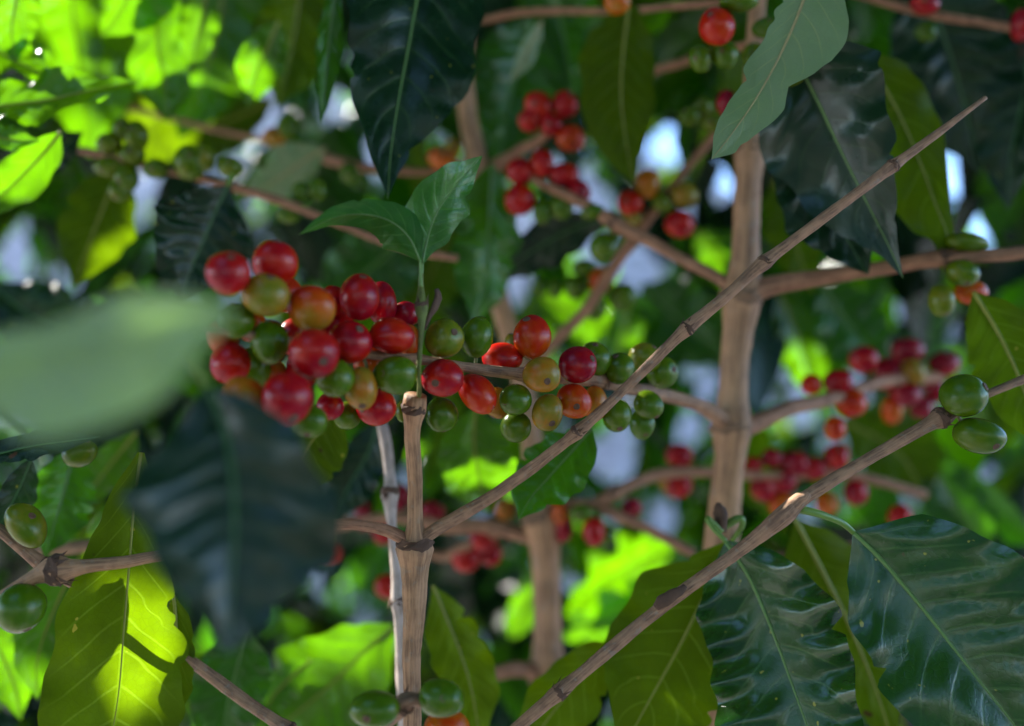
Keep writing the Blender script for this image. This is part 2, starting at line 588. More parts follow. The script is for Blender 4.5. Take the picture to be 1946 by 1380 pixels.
def cherry(px, py, rx, ry, tilt, d, ripe, label, grad=0.0, scar=None, group=None, small=False):
    cherry.n += 1
    g = np.random.default_rng(cherry.n * 13 + 5)
    c = P(px, py, d)
    k = d / F_PX
    a, b = rx * k, ry * k
    t = math.radians(tilt)
    ex = RIGHT * math.cos(t) + UP * math.sin(t)
    ey = -RIGHT * math.sin(t) + UP * math.cos(t)
    ez = -FWD
    a *= 1 + g.normal(0, 0.02)
    b *= 1 + g.normal(0, 0.025)
    cz = (a + b) * 0.48
    # nearest branch
    best, bd = None, 9
    for line in BRANCHES:
        dd = np.linalg.norm(line - c, axis=1)
        i = int(np.argmin(dd))
        if dd[i] < bd:
            bd, best = dd[i], line[i]
    if scar is not None:
        q = (RIGHT * (scar[0] - px) * k - UP * (scar[1] - py) * k)
        lx, ly = (q @ ex) / a, (q @ ey) / b
        rr = min(lx * lx + ly * ly, 0.96)
        ax = np.array([lx, ly, math.sqrt(1 - rr)])
    else:
        w_ = c - best if best is not None and bd < 0.05 else g.normal(size=3)
        w_ = w_ / np.linalg.norm(w_) + g.normal(0, 0.25, 3)
        ax = np.array([w_ @ ex, w_ @ ey, w_ @ ez])
        ax[2] += 0.45
    ax = ax / np.linalg.norm(ax)
    # axis-aligned template: z is the fruit axis; slight pear shape, two shallow lobes
    z = ax
    x = np.cross(z, [0.31, 0.52, 0.8])
    x /= np.linalg.norm(x)
    y = np.cross(z, x)
    S = SPH_V
    lob = 1 + 0.020 * np.cos(2 * np.arctan2(S[:, 1], S[:, 0])) * (1 - S[:, 2] ** 2) + 0.012 * S[:, 2]
    dent = 1 - 0.05 * np.exp(-((1 - S[:, 2]) / 0.03)) - 0.04 * np.exp(-((1 + S[:, 2]) / 0.05))
    lump = 1 + 0.030 * np.sin(S[:, 0] * 3 + g.uniform(0, 6)) + 0.024 * np.sin(S[:, 1] * 4 + g.uniform(0, 6))
    U = S * (lob * dent * lump)[:, None]
    loc = U[:, :1] * x + U[:, 1:2] * y + U[:, 2:] * z          # still in (ex,ey,ez) unit space
    V = c + loc[:, :1] * a * ex + loc[:, 1:2] * b * ey + loc[:, 2:] * cz * ez
    o = mesh_obj("coffee_cherry", V, SPH_F, M_CHERRY, origin=c)
    o.color = (min(max(ripe + g.normal(0, 0.015), 0), 1), 0.5 + grad, 0, 1)
    tag(o, label, "coffee cherry", group)
    # tip scar: a small ring with a pit
    R = 0.5 * (a + b)
    tipc = c + (ax[0] * a * ex + ax[1] * b * ey + ax[2] * cz * ez) * 0.955
    nrm = ax[0] / a * ex + ax[1] / b * ey + ax[2] / cz * ez
    nrm /= np.linalg.norm(nrm)
    u = np.cross(nrm, [0.3, 0.5, 0.81])
    u /= np.linalg.norm(u)
    w = np.cross(nrm, u)
    V2, F2 = [], []
    prof = [(0.20, -0.02), (0.165, 0.040), (0.12, 0.045), (0.09, 0.015), (0.04, 0.03), (0.0, 0.035)]
    ns = 14
    for (pr, ph) in prof:
        for j in range(ns):
            an = 2 * math.pi * j / ns
            q = 1 + g.normal(0, 0.07)
            V2.append(tipc + (u * math.cos(an) + w * math.sin(an)) * R * pr * q + nrm * R * ph)
    for i in range(len(prof) - 1):
        for j in range(ns):
            kk = (j + 1) % ns
            F2.append((i * ns + j, i * ns + kk, (i + 1) * ns + kk, (i + 1) * ns + j))
    mesh_obj("tip_scar", V2, F2, M_SCAR, o)
    if best is not None and R * 0.6 < bd < R * 1.75 + 0.0015:
        dv = (best - c) / bd * 0.55 + FWD * 0.8
        st = c + dv / np.linalg.norm(dv) * R * 0.86
        midp = (st + best) / 2 + FWD * 0.12 * bd + g.normal(0, 0.0006, 3)
        pc = catmull(np.array([st, midp, best]), 9)
        vv, ff, _ = tube_mesh(pc, np.full(9, R * 0.10), 8, 0.05, cherry.n)
        mesh_obj("fruit_stalk", vv, ff, M_PED, o)
    return o


cherry.n = 0

# ------------------------------------------------------------------ where sun flecks land, where sky shows through the foliage
SUN_SPOTS = [
    ((20, 20, .41), (25, 90, .41), .009), ((240, 10, .45), (310, 40, .45), .009), ((300, 120, .46), (318, 200, .46), .010),
    ((90, 20, .53), (110, 60, .53), .006), ((150, 240, .528), (160, 280, .526), .006), ((410, 190, .548), (350, 250, .546), .006), ((560, 30, .5), (562, 60, .5), .004),
    ((370, 70, .465), (372, 110, .465), .005), ((482, 140, .465), (482, 170, .465), .006), ((30, 195, .40), (230, 158, .40), .004),
    ((20, 120, .41), (100, 150, .41), .004), ((20, 345, .40), (100, 275, .40), .005),
    ((290, 1150, .33), (205, 1320, .326), .0042), ((700, 1210, .448), (735, 1250, .446), .010), ((935, 840, .436), (965, 920, .437), .009),
    ((738, 1030, .374), (752, 1320, .37), .007), ((1080, 1140, .62), (1230, 1075, .63), .024), ((985, 1160, .62), (1000, 1180, .62), .010),
    ((70, 1200, .40), (70, 1250, .40), .004), ((540, 1285, .434), (560, 1275, .434), .004), ((25, 1270, .42), (30, 1320, .42), .006),
    ((1530, 700, .62), (1540, 740, .62), .008), ((1370, 480, .62), (1375, 490, .62), .01), ((1080, 585, .63), (1150, 615, .63), .008),
    ((940, 1000, .476), (990, 1010, .478), .002),
    ((470, 362, .44), (500, 368, .44), .002), ((350, 600, .157), (425, 600, .158), .007),
    ((1100, 1000, .95), (1250, 1000, .95), .02), ((1800, 350, 1.3), (1850, 360, 1.3), .03),
]
VIEW_GAPS = [(1082, 285, 14), (1105, 345, 15), (1365, 350, 22), (1255, 290, 13), (1265, 250, 9), (1305, 385, 10), (1150, 390, 9), (1000, 440, 12),
             (990, 440, 30), (480, 215, 46), (430, 290, 26), (235, 400, 30), (275, 350, 18), (1225, 530, 30), (30, 480, 26), (975, 570, 16),
             (1730, 185, 8), (1120, 470, 14), (1790, 610, 7), (1880, 440, 12), (1300, 600, 12), (1530, 780, 14), (760, 925, 14),
             (1260, 980, 22), (1310, 820, 18), (1190, 890, 14), (50, 770, 10), (720, 305, 16), (1150, 870, 30), (1320, 700, 22), (1470, 690, 16), (30, 590, 22), (1800, 350, 16),
             (590, 1110, 10), (1720, 910, 10), (640, 195, 16), (930, 1150, 14), (1190, 886, 13), (1255, 985, 18), (1070, 1105, 10), (1740, 215, 8), (1805, 262, 9), (1880, 905, 10), (615, 1110, 11), (1030, 1075, 10),
             (280, 75, 7), (735, 352, 12), (700, 332, 10), (860, 250, 12), (1180, 800, 12), (1330, 760, 12), (1690, 600, 9), (1610, 560, 7), (1560, 985, 9), (1840, 330, 10), (1900, 350, 10)]

# ------------------------------------------------------------------ stems and branches
s1 = branch("coffee_plant", [(784, 752, 40, .3135), (786, 790, 33, .316), (788, 850, 28, .320), (789, 950, 28, .325), (790, 1015, 32, .327), (790, 1045, 54, .328),
                            (789, 1100, 46, .329), (787, 1200, 39, .329), (785, 1300, 35, .329), (785, 1420, 35, .329)], M_BARK,
            nodes=[(784, 768), (790, 1030)], seed=3, spiky=False, nodemat=M_NODE)
tag(s1, "slender tan coffee stem forking at a dark ringed node in front of the others", "coffee stem")
b = branch("side_branch", [(780, 1030, 24, .327), (745, 1012, 22, .325), (700, 1000, 20, .322), (640, 996, 21, .320), (552, 1004, 19, .318)], M_BARKR, s1, seed=4)
b["label"] = "short curved reddish branch with a broken end"
b = branch("side_branch", [(800, 1030, 28, .327), (830, 1005, 27, .327), (950, 934, 22, .327), (1100, 818, 21, .324), (1205, 722, 20, .324), (1300, 628, 22, .324), (1380, 562, 21, .324), (1450, 500, 22, .325),
                           (1560, 418, 21, .326), (1640, 360, 20, .326), (1700, 315, 19, .328), (1780, 255, 14, .330), (1872, 185, 9, .332)], M_BARK2, s1,
           nodes=[(1100, 818), (1306, 622), (1455, 496), (1692, 320)], seed=5)
b["label"] = "long bare grey brown branch running diagonally up across the picture"
b = branch("stem_tip", [(796, 752, 10, .3115), (797, 700, 9, .305), (799, 640, 10, .305), (800, 610, 14, .306), (800, 585, 20, .307), (799, 545, 11, .308), (800, 520, 9, .308)], M_BARKG, s1,
           nodes=[(800, 585)], seed=6, spiky=True)
b["label"] = "thin green stem tip with a brown bud sheath"
branch("dead_stub", [(806, 625, 9, .307), (816, 602, 9, .308), (826, 585, 13, .309), (832, 566, 15, .310), (829, 548, 9, .310)], M_NODE, s1, seed=7, reg=False, jitter=.2)

s2 = branch("coffee_plant", [(1446, -60, 32, .425), (1440, 60, 33, .425), (1430, 270, 44, .423), (1421, 420, 54, .421), (1414, 560, 60, .42), (1402, 700, 54, .42), (1394, 805, 58, .42),
                            (1385, 900, 60, .42), (1374, 1060, 64, .42), (1362, 1250, 66, .42), (1355, 1430, 66, .42)], M_BARK,
            nodes=[(1428, 290), (1414, 562), (1392, 815)], seed=8, spiky=False)
tag(s2, "thickest upright tan stem, bearing the branch with the sharp cherries", "coffee stem")
b = branch("side_branch", [(1400, 556, 34, .42), (1380, 540, 24, .421), (1290, 488, 22, .427), (1170, 425, 24, .436), (1110, 388, 20, .445), (1035, 352, 18, .45), (985, 325, 14, .452)], M_BARKR, s2,
           nodes=[(1165, 422)], seed=9)
b = branch("side_branch", [(1425, 560, 50, .42), (1465, 545, 38, .419), (1560, 526, 30, .415), (1700, 505, 27, .405), (1790, 492, 27, .398), (1990, 474, 26, .39)], M_BARKR, s2,
           nodes=[(1788, 492)], seed=10)
b = branch("side_branch", [(1395, 812, 50, .42), (1375, 800, 34, .416), (1330, 772, 27, .405), (1240, 745, 26, .385), (1190, 735, 24, .367), (1140, 722, 24, .350), (1000, 713, 23, .336),
                           (880, 696, 21, .322), (800, 682, 18, .3145), (700, 672, 18, .302), (600, 655, 17, .291), (500, 640, 15, .283), (420, 630, 12, .277), (350, 620, 8, .27)], M_BARK2, s2,
           nodes=[(1150, 724), (1000, 713), (795, 682)], seed=11, spiky=False)
b["label"] = "fruiting branch strung with red, orange and green cherries"
b = branch("side_branch", [(1400, 815, 46, .42), (1435, 805, 32, .423), (1500, 777, 28, .432), (1580, 757, 26, .45), (1680, 725, 24, .475), (1790, 715, 20, .5)], M_BARKR, s2, seed=12)

s3 = branch("coffee_plant", [(885, -40, 30, .52), (889, 190, 36, .51), (905, 320, 38, .50), (945, 560, 38, .49), (985, 700, 40, .485), (1008, 830, 44, .48), (1022, 980, 58, .48), (1034, 1100, 56, .48),
                            (1043, 1270, 54, .48), (1050, 1430, 54, .48)], M_BARK, nodes=[(1022, 985), (1043, 1285)], seed=13, spiky=False)
tag(s3, "blurred tan stem standing behind the sharp fruiting branch", "coffee stem")
branch("side_branch", [(1018, 1015, 40, .48), (985, 1012, 30, .478), (930, 1002, 26, .475), (850, 1000, 26, .475), (740, 985, 22, .48), (600, 1010, 16, .49)], M_BARKR, s3, seed=14)
branch("side_branch", [(1030, 965, 36, .48), (1060, 958, 26, .478), (1130, 957, 22, .472), (1180, 930, 22, .475), (1250, 900, 22, .485), (1330, 895, 20, .49), (1450, 905, 18, .50), (1620, 905, 18, .51), (1760, 940, 16, .52)], M_BARKR, s3, nodes=[(1160, 945)], seed=15)
branch("side_branch", [(1140, 962, 18, .472), (1170, 978, 20, .468), (1230, 1005, 20, .466), (1320, 1052, 20, .465)], M_BARKR, s3, seed=16)
branch("side_branch", [(1040, 1285, 40, .48), (1010, 1275, 30, .476), (960, 1275, 26, .47), (900, 1292, 24, .465), (850, 1305, 20, .46)], M_BARKR, s3, seed=17)
branch("side_branch", [(1012, 700, 24, .485), (1050, 655, 22, .482), (1120, 580, 22, .478), (1200, 455, 22, .472), (1290, 340, 17, .468), (1355, 258, 17, .464), (1400, 190, 15, .46)], M_BARKR, s3, nodes=[(1205, 450)], seed=18)
branch("side_branch", [(935, 320, 26, .50), (990, 285, 22, .495), (1030, 262, 18, .485), (1060, 225, 14, .475)], M_BARKR, s3, seed=19)

s4 = branch("coffee_plant", [(718, 780, 16, .392), (732, 840, 21, .386), (741, 925, 21, .379), (739, 938, 26, .378), (744, 1000, 18, .375), (752, 1060, 24, .373), (758, 1140, 25, .371), (764, 1220, 25, .37), (769, 1330, 26, .37), (772, 1430, 26, .37)],
            M_BARKP, nodes=[(738, 934), (758, 1142)], seed=20)
tag(s4, "thin pale stem with a sunlit left edge, close behind the forking stem", "coffee stem")

t1 = branch("twig", [(955, 1405, 25, .318), (985, 1380, 25, .319), (1100, 1285, 24, .320), (1280, 1138, 24, .323), (1420, 1033, 27, .326), (1495, 972, 40, .327), (1530, 945, 26, .328), (1660, 868, 22, .331), (1760, 810, 25, .334), (1795, 792, 30, .335),
                     (1850, 762, 16, .337), (1946, 722, 18, .34), (2010, 695, 18, .342)], M_BARK2, nodes=[(1785, 797), (1058, 1320)], seed=21, spiky=True)
tag(t1, "long tan twig rising from the bottom edge to two green cherries at right", "twig")
node_m = [(1272, 1145)]
branch("bark_wound", [(1248, 1154, 12, .3200), (1262, 1142, 20, .3192), (1285, 1126, 18, .3193), (1302, 1114, 10, .3200)], M_NODE, t1, seed=22, reg=False, jitter=.15)
branch("leaf_stub", [(1495, 972, 30, .327), (1518, 952, 30, .3265), (1535, 938, 16, .3265)], M_BARK2, t1, seed=23, reg=False)

t2 = branch("twig", [(-40, 985, 24, .325), (0, 1008, 22, .326), (78, 1070, 22, .328), (165, 1124, 20, .336), (260, 1190, 20, .346), (360, 1256, 21, .345), (470, 1336, 23, .342), (570, 1400, 22, .336)], M_BARK2, nodes=[(82, 1072), (550, 1378)], seed=24)
tag(t2, "straight tan twig sloping down from the left edge to the bottom edge", "twig")
t3 = branch("twig", [(-40, 1160, 24, .308), (0, 1136, 22, .310), (70, 1095, 28, .312), (108, 1084, 44, .313), (150, 1078, 26, .314), (240, 1068, 24, .318), (330, 1050, 22, .325)], M_BARK, nodes=[(105, 1086)], seed=25)
tag(t3, "knobbly tan twig crossing in front of the straight twig at left", "twig")
t4 = branch("twig", [(60, 1045, 20, .42), (120, 1040, 26, .42), (220, 1033, 24, .425), (340, 1020, 22, .43)], M_BARK2, seed=26)
tag(t4, "blurred grey twig just above the knobbly twig at left", "twig")
t5 = branch("twig", [(1440, 1068, 20, .425), (1520, 1050, 22, .425), (1610, 1040, 22, .42), (1750, 1045, 24, .42), (1860, 1060, 27, .418), (1990, 1083, 28, .416)], M_BARKR, seed=27)
tag(t5, "reddish twig running behind the two big glossy leaves at lower right", "twig")
t6 = branch("twig", [(60, 275, 8, .47), (150, 285, 13, .46), (250, 308, 14, .455), (370, 335, 14, .45), (450, 358, 15, .445), (500, 372, 17, .442), (560, 392, 17, .44), (640, 425, 13, .44), (760, 470, 16, .44), (870, 490, 14, .44)], M_BARKR, nodes=[(440, 350)], seed=28)
tag(t6, "reddish twig strung with blurred green cherries at upper left", "twig")
t7 = branch("twig", [(180, 190, 9, .56), (260, 208, 12, .55), (420, 250, 12, .54), (520, 272, 14, .53), (600, 295, 22, .52), (690, 318, 20, .51), (830, 325, 12, .51), (905, 300, 14, .51)], M_BARKR, seed=29)
tag(t7, "blurred reddish twig above the twig with green cherries, ending at a stem", "twig")
t8 = branch("twig", [(1180, 170, 14, .50), (1260, 130, 16, .49), (1360, 100, 18, .46), (1440, 78, 18, .43)], M_BARKR, seed=30)
tag(t8, "short dim twig holding green cherries under the pale leaf's upper end", "twig")
t9 = branch("twig", [(915, 40, 12, .50), (1000, 22, 14, .49), (1180, 20, 14, .46), (1400, 0, 14, .43)], M_BARKR, seed=31)
tag(t9, "dark thin twig crossing near the top edge above the olive leaf", "twig")
t10 = branch("twig", [(580, 1000, 12, .53), (640, 990, 14, .52), (700, 1000, 14, .51), (830, 1055, 20, .50), (880, 1040, 18, .49), (960, 1005, 18, .485)], M_BARKR, seed=32)
tag(t10, "dim twig behind the fork carrying blurred red cherries", "twig")
t11 = branch("twig", [(1560, -30, 14, .46), (1740, 20, 16, .45), (1960, 60, 16, .44)], M_BARKR, seed=33)
tag(t11, "dark twig in the shaded top right corner", "twig")
t12 = branch("twig", [(700, 1400, 26, .30), (760, 1345, 30, .298), (780, 1330, 26, .296), (860, 1345, 20, .297)], M_BARK2, seed=34, nodes=[(770, 1338)])
tag(t12, "short grey twig with green cherries at the bottom edge by the stem", "twig")

# ------------------------------------------------------------------ leaves placed one by one
leaf("big dark leaf hanging from the top edge with a greyish sheen, pointed tip down", [(805, -110, .39), (795, -20, .385), (778, 80, .38), (756, 200, .374), (742, 300, .37), (737, 378, .366)],
     mat="dark", wl=[30, 100, 125, 128, 132, 136, 130, 100, 70, 42, 16, 0], wr=[30, 120, 150, 142, 135, 120, 105, 92, 72, 50, 22, 0], fold=.12, roll=6, waves=5, wave=.06, quilt=.03, rib=M_RIB)
leaf("small fresh green leaf at the stem tip, pointing up right with a curled tip", [(803, 500, .308), (812, 455, .309), (830, 405, .309), (862, 358, .311), (890, 325, .314), (917, 296, .316)],
     mat="young", wr=[3, 18, 38, 46, 48, 52, 36, 26, 12, 0], wl=[3, 18, 38, 60, 64, 52, 44, 32, 16, 0], fold=.12, roll=-18, waves=2.5, wave=.10, pet=[(800, 548, .308)], petw=9, quilt=.015, ribw=4)
leaf("small leaf at the stem tip arching left, yellow green near its stalk", [(798, 495, .307), (780, 455, .306), (748, 424, .304), (700, 408, .302), (640, 412, .300), (568, 446, .298)],
     mat="young", wr=[3, 16, 30, 30, 24, 22, 18, 10, 0], wl=[3, 34, 52, 44, 28, 24, 20, 12, 0], fold=-.25, roll=30, waves=2, wave=.05, pet=[(800, 545, .307)], petw=8, quilt=.012, ribw=4, twist=30)
leaf("pale grey green leaf underside slanting down from the top edge", [(1545, -60, .345), (1520, 20, .343), (1480, 110, .34), (1435, 190, .336), (1388, 258, .333), (1352, 303, .331)],
     mat="pale", wl=[40, 66, 86, 92, 94, 72, 40, 52, 46, 36, 26, 0], wr=[10, 38, 44, 46, 44, 46, 48, 38, 42, 36, 22, 0], fold=-.10, roll=-8, wave=.05, waves=4, quilt=.008, ribw=7)
leaf("large dark leaf with grey sheen, half hidden by the pale leaf underside", [(1500, 90, .375), (1548, 180, .375), (1600, 290, .372), (1650, 390, .368), (1690, 470, .365), (1716, 528, .362)],
     mat="sheen", wl=[10, 90, 140, 130, 118, 100, 80, 60, 34, 12, 0], wr=[10, 70, 120, 132, 130, 120, 105, 80, 48, 18, 0], fold=.16, roll=-14, wave=.07, waves=5, rib=M_RIB)
leaf("dark leaf lobe with a wavy edge, below the large grey sheened leaf", [(1500, 250, .395), (1540, 330, .393), (1590, 420, .39), (1630, 490, .388), (1650, 522, .386)],
     mat="dark", w=90, fold=.2, roll=15, wave=.12)
leaf("olive dark leaf curling behind the large grey sheened leaf", [(1640, 100, .41), (1700, 200, .408), (1745, 300, .405), (1778, 390, .40), (1800, 450, .398), (1790, 520, .396)],
     mat="olive", w=80, wl=[8, 60, 62, 58, 52, 34, 20, 8, 0], fold=-.1, roll=25, wave=.12)
leaf("large glossy leaf at lower right with blue sheen between its veins", [(1622, 1012, .335), (1680, 1070, .332), (1760, 1165, .326), (1850, 1280, .319), (1945, 1400, .313), (2010, 1490, .309)],
     mat="glossy", wl=[4, 110, 165, 200, 215, 205, 180, 130, 60, 0], wr=[4, 80, 120, 150, 165, 160, 140, 100, 50, 0], fold=.16, roll=8, wave=.06, waves=5, quilt=.026, pet=[(1520, 968, .328), (1560, 978, .329), (1600, 994, .332)], petw=17, ribw=10)
leaf("glossy dark leaf spotted with yellow, hanging behind the long twig at lower right", [(1380, 1030, .354), (1425, 1100, .351), (1468, 1200, .345), (1505, 1300, .339), (1540, 1400, .333), (1575, 1520, .327)],
     mat="glossy", wl=[6, 60, 110, 130, 128, 125, 118, 100, 60, 0], wr=[6, 95, 118, 125, 140, 150, 150, 120, 70, 0], fold=.10, roll=-6, wave=.20, waves=6, quilt=.030, pet=[(1372, 1010, .36), (1345, 985, .358), (1352, 1000, .356)], petw=12, ribw=9)
leaf("olive leaf with pale veins behind the long twig, left of the yellow spotted leaf", [(1390, 1030, .372), (1340, 1130, .37), (1290, 1230, .368), (1235, 1330, .366), (1180, 1430, .364)],
     mat="olive", wl=[6, 80, 130, 150, 140, 110, 60, 0], wr=[6, 60, 110, 120, 130, 110, 60, 0], fold=-.10, roll=10, wave=.08, pet=[(1368, 1005, .365), (1405, 985, .362), (1410, 1000, .364)], petw=17, quilt=.03, ribw=8)
leaf("yellow green leaf lobe under the long twig at bottom centre", [(1185, 1225, .385), (1130, 1265, .383), (1070, 1330, .38), (1010, 1410, .378), (970, 1470, .376)],
     mat="olive", w=62, fold=-.08, roll=-10, wave=.08, quilt=.02)
leaf("narrow olive leaf hanging between the two glossy leaves at lower right", [(1510, 985, .40), (1560, 1080, .40), (1610, 1180, .398), (1660, 1300, .396), (1700, 1420, .395)],
     mat="olive", w=95, fold=-.06, roll=18, wave=.06, ribw=11)
leaf("translucent yellow green leaf behind the sharp cherries, brighter on its right half", [(905, 775, .43), (900, 830, .432), (905, 880, .435), (915, 930, .438), (930, 975, .44)],
     mat="bright", w=78, fold=.2, roll=10, wave=.06)
leaf("dark green leaf below the sharp cherries, beside the diagonal branch", [(1125, 815, .365), (1090, 855, .363), (1045, 905, .36), (1010, 945, .358), (985, 988, .356)],
     mat="mid", w=66, fold=.1, roll=-30, wave=.08)
leaf("very blurred pale leaf stretching in from the left edge, its end sunlit", [(-260, 690, .152), (-100, 680, .152), (40, 672, .153), (170, 655, .154), (280, 632, .156), (370, 608, .157), (440, 592, .158)],
     mat="soft", wr=[50, 60, 74, 100, 150, 175, 165, 140, 80, 10], wl=[30, 34, 36, 34, 44, 64, 80, 70, 44, 10], fold=.15, roll=42, wave=.09, waves=3, nu=48, quilt=.04)
leaf("large very blurred dark blue green leaf hanging in front at lower left", [(395, 735, .217), (425, 810, .215), (442, 900, .212), (446, 1000, .209), (440, 1110, .206), (432, 1240, .202)],
     mat="sheen", rib=M_RIB_DARK, wr=[8, 100, 175, 195, 180, 135, 70, 10], wl=[8, 80, 145, 190, 215, 200, 120, 10], fold=.36, roll=-5, wave=.06, quilt=.03, pet=[(330, 640, .20), (370, 690, .21)], petw=20, ribw=16)
leaf("tall olive leaf at lower left with one bright strip of sun", [(268, 860, .335), (255, 960, .332), (245, 1080, .330), (235, 1200, .328), (225, 1320, .326), (205, 1440, .325)],
     mat="olive", wr=[6, 40, 70, 90, 115, 128, 125, 100], wl=[6, 40, 62, 80, 95, 125, 130, 100], fold=-.10, roll=12, wave=.07, quilt=.02)
leaf("olive leaf edge just right of the leaf with the sun strip", [(330, 1130, .345), (335, 1200, .345), (325, 1280, .344), (300, 1380, .344), (280, 1460, .344)],
     mat="olive", w=40, fold=-.1, roll=-20, wave=.05)
leaf("bright translucent leaf behind the green cherry at the left edge", [(150, 1060, .40), (120, 1120, .40), (90, 1190, .40), (70, 1260, .40), (70, 1330, .40)], mat="bright", w=58, roll=8, wave=.08)
leaf("bright leaf tip at the bottom of the left edge", [(-40, 1180, .42), (0, 1240, .42), (25, 1300, .42), (40, 1370, .42)], mat="bright", w=45, roll=-10)
leaf("small dark leaf with a wavy edge pointing right from the left edge", [(-70, 880, .335), (0, 862, .336), (70, 846, .338), (130, 838, .34), (190, 830, .342)], mat="dark", w=28, roll=25, wave=.12, waves=4)
leaf("dull green leaf behind the small yellow green cherry at left", [(140, 850, .40), (125, 920, .395), (105, 990, .39), (85, 1060, .388)], mat="mid", w=62, roll=15)
leaf("dark narrow leaf at the left edge above the small yellow green cherry", [(60, 870, .36), (40, 920, .358), (15, 970, .356), (-20, 1030, .355)], mat="dark", w=34, roll=20)
leaf("bright backlit leaf behind the hanging leaves at left", [(260, 820, .46), (220, 870, .46), (180, 920, .46), (140, 965, .46)], mat="bright", w=40, roll=10)
leaf("olive leaf hanging under the left group of blurred green cherries", [(225, 310, .47), (205, 370, .468), (178, 440, .466), (155, 500, .465), (140, 545, .465)], mat="olive", w=64, roll=-10, fold=-.1, wave=.06)
leaf("dark leaf with blue sheen hanging beside the left cherry cluster's top", [(432, 355, .42), (410, 400, .418), (385, 460, .415), (360, 520, .412), (345, 580, .41)], mat="dark", wr=[5, 60, 105, 110, 90, 50, 0], wl=[5, 50, 80, 95, 80, 40, 0],
     fold=.24, roll=12, quilt=.05, pet=[(440, 335, .425)], petw=14)
leaf("olive leaf underneath the left cherry cluster", [(640, 760, .37), (620, 800, .37), (585, 850, .37), (555, 900, .37), (530, 930, .37)], mat="olive", wr=[5, 50, 80, 70, 40, 0], wl=[5, 40, 70, 80, 50, 0], roll=5, fold=-.05, wave=.05)
leaf("grey green leaf left of the thin pale stem", [(720, 800, .44), (700, 860, .438), (665, 920, .435), (640, 970, .432), (625, 1000, .43)], mat="dark", w=52, roll=-15, quilt=.05)
leaf("big green leaf at bottom centre with a sunlit upper corner", [(750, 1190, .45), (700, 1230, .448), (640, 1290, .445), (570, 1350, .443), (480, 1420, .44)], mat="bright", wr=[5, 60, 100, 110, 100, 80], wl=[5, 70, 110, 130, 120, 90], roll=5, fold=-.05, wave=.05)
leaf("green leaf with a bright edge at the bottom, left of the big green leaf", [(590, 1255, .435), (550, 1290, .434), (515, 1330, .433), (490, 1400, .432)], mat="bright", w=36, roll=20)
leaf("dark green leaf at the bottom edge behind the straight twig", [(470, 1190, .41), (450, 1270, .41), (430, 1350, .41), (420, 1440, .41)], mat="mid", w=80, roll=-8)
leaf("olive leaf hanging straight down right of the forking stem", [(822, 1112, .395), (850, 1180, .394), (878, 1250, .392), (900, 1330, .39), (915, 1440, .39)], mat="olive", w=56, roll=18, fold=-.08)
leaf("sunlit bright leaf right of the blurred middle stem", [(1280, 1040, .64), (1210, 1070, .63), (1140, 1110, .62), (1070, 1170, .61)], mat="bright", w=66, roll=44, wave=.26, quilt=.08)
leaf("lower sunlit bright leaf right of the blurred middle stem", [(1260, 1130, .63), (1200, 1150, .62), (1130, 1180, .61), (1060, 1215, .61)], mat="bright", w=52, roll=46, wave=.26, quilt=.08)
leaf("small sunlit leaf left of the blurred middle stem", [(1025, 1110, .62), (1000, 1150, .62), (980, 1190, .62), (970, 1220, .62)], mat="bright", w=34, roll=20, wave=.1)
leaf("long olive leaf hanging right of the upper red cherries", [(1195, 10, .44), (1185, 90, .438), (1180, 180, .435), (1190, 270, .433), (1205, 350, .43)], mat="olive", wr=[20, 62, 80, 76, 66, 46, 0], wl=[20, 50, 62, 64, 50, 26, 0], roll=10, fold=-.08, wave=.05)
leaf("dark green broad leaf behind the upper red cherries", [(1010, 40, .53), (985, 120, .525), (965, 200, .52), (955, 270, .518), (950, 320, .516)], mat="mid", w=95, roll=12)
leaf("small narrow pale leaf in front of the dark broad leaf at top centre", [(1030, 40, .475), (1010, 80, .475), (990, 120, .475), (966, 158, .475)], mat="pale", w=19, roll=35)
leaf("dark green leaf at the top edge beside the hanging greyish leaf", [(1010, -60, .56), (1060, 30, .555), (1080, 120, .55), (1090, 200, .548)], mat="mid", w=90, roll=-15)
leaf("yellowish leaf at the right edge with a yellow midrib", [(1850, 555, .375), (1890, 620, .373), (1925, 690, .37), (1960, 780, .368), (1990, 860, .366)], mat="olive", w=72, roll=10, fold=-.08, rib=M_RIB_OL, ribw=9)
leaf("bright green strip of leaf behind the thickest stem's right side", [(1480, 560, .62), (1510, 630, .62), (1535, 700, .62), (1550, 770, .62)], mat="bright", w=48, roll=20)
leaf("wide green leaf behind the diagonal branch, left of the thickest stem", [(1220, 540, .66), (1270, 590, .65), (1330, 640, .64), (1390, 690, .63)], mat="mid", w=85, roll=-5)
leaf("bright leaf behind the lone pair of dim cherries at upper centre", [(1320, 440, .62), (1360, 480, .62), (1390, 520, .62), (1410, 570, .62)], mat="bright", w=55, roll=10)
leaf("bright leaf behind the dim green cherries at centre", [(1030, 560, .63), (1080, 590, .63), (1130, 610, .63), (1190, 640, .63)], mat="bright", w=55, roll=10)
leaf("narrow bright leaf hanging above the sharp green cherries", [(1195, 560, .60), (1190, 610, .60), (1180, 660, .60), (1175, 710, .60)], mat="bright", w=36, roll=20)
leaf("grey green leaf hanging behind the small fresh leaf", [(935, 310, .465), (930, 400, .463), (925, 480, .46), (915, 550, .458), (900, 620, .455)], mat="mid", w=66, roll=30, fold=-.1)
leaf("blue green leaf reaching left from the upper branch node", [(1160, 415, .47), (1100, 430, .475), (1030, 465, .48), (970, 505, .485), (930, 540, .49)], mat="dark", w=46, roll=30, quilt=.05)
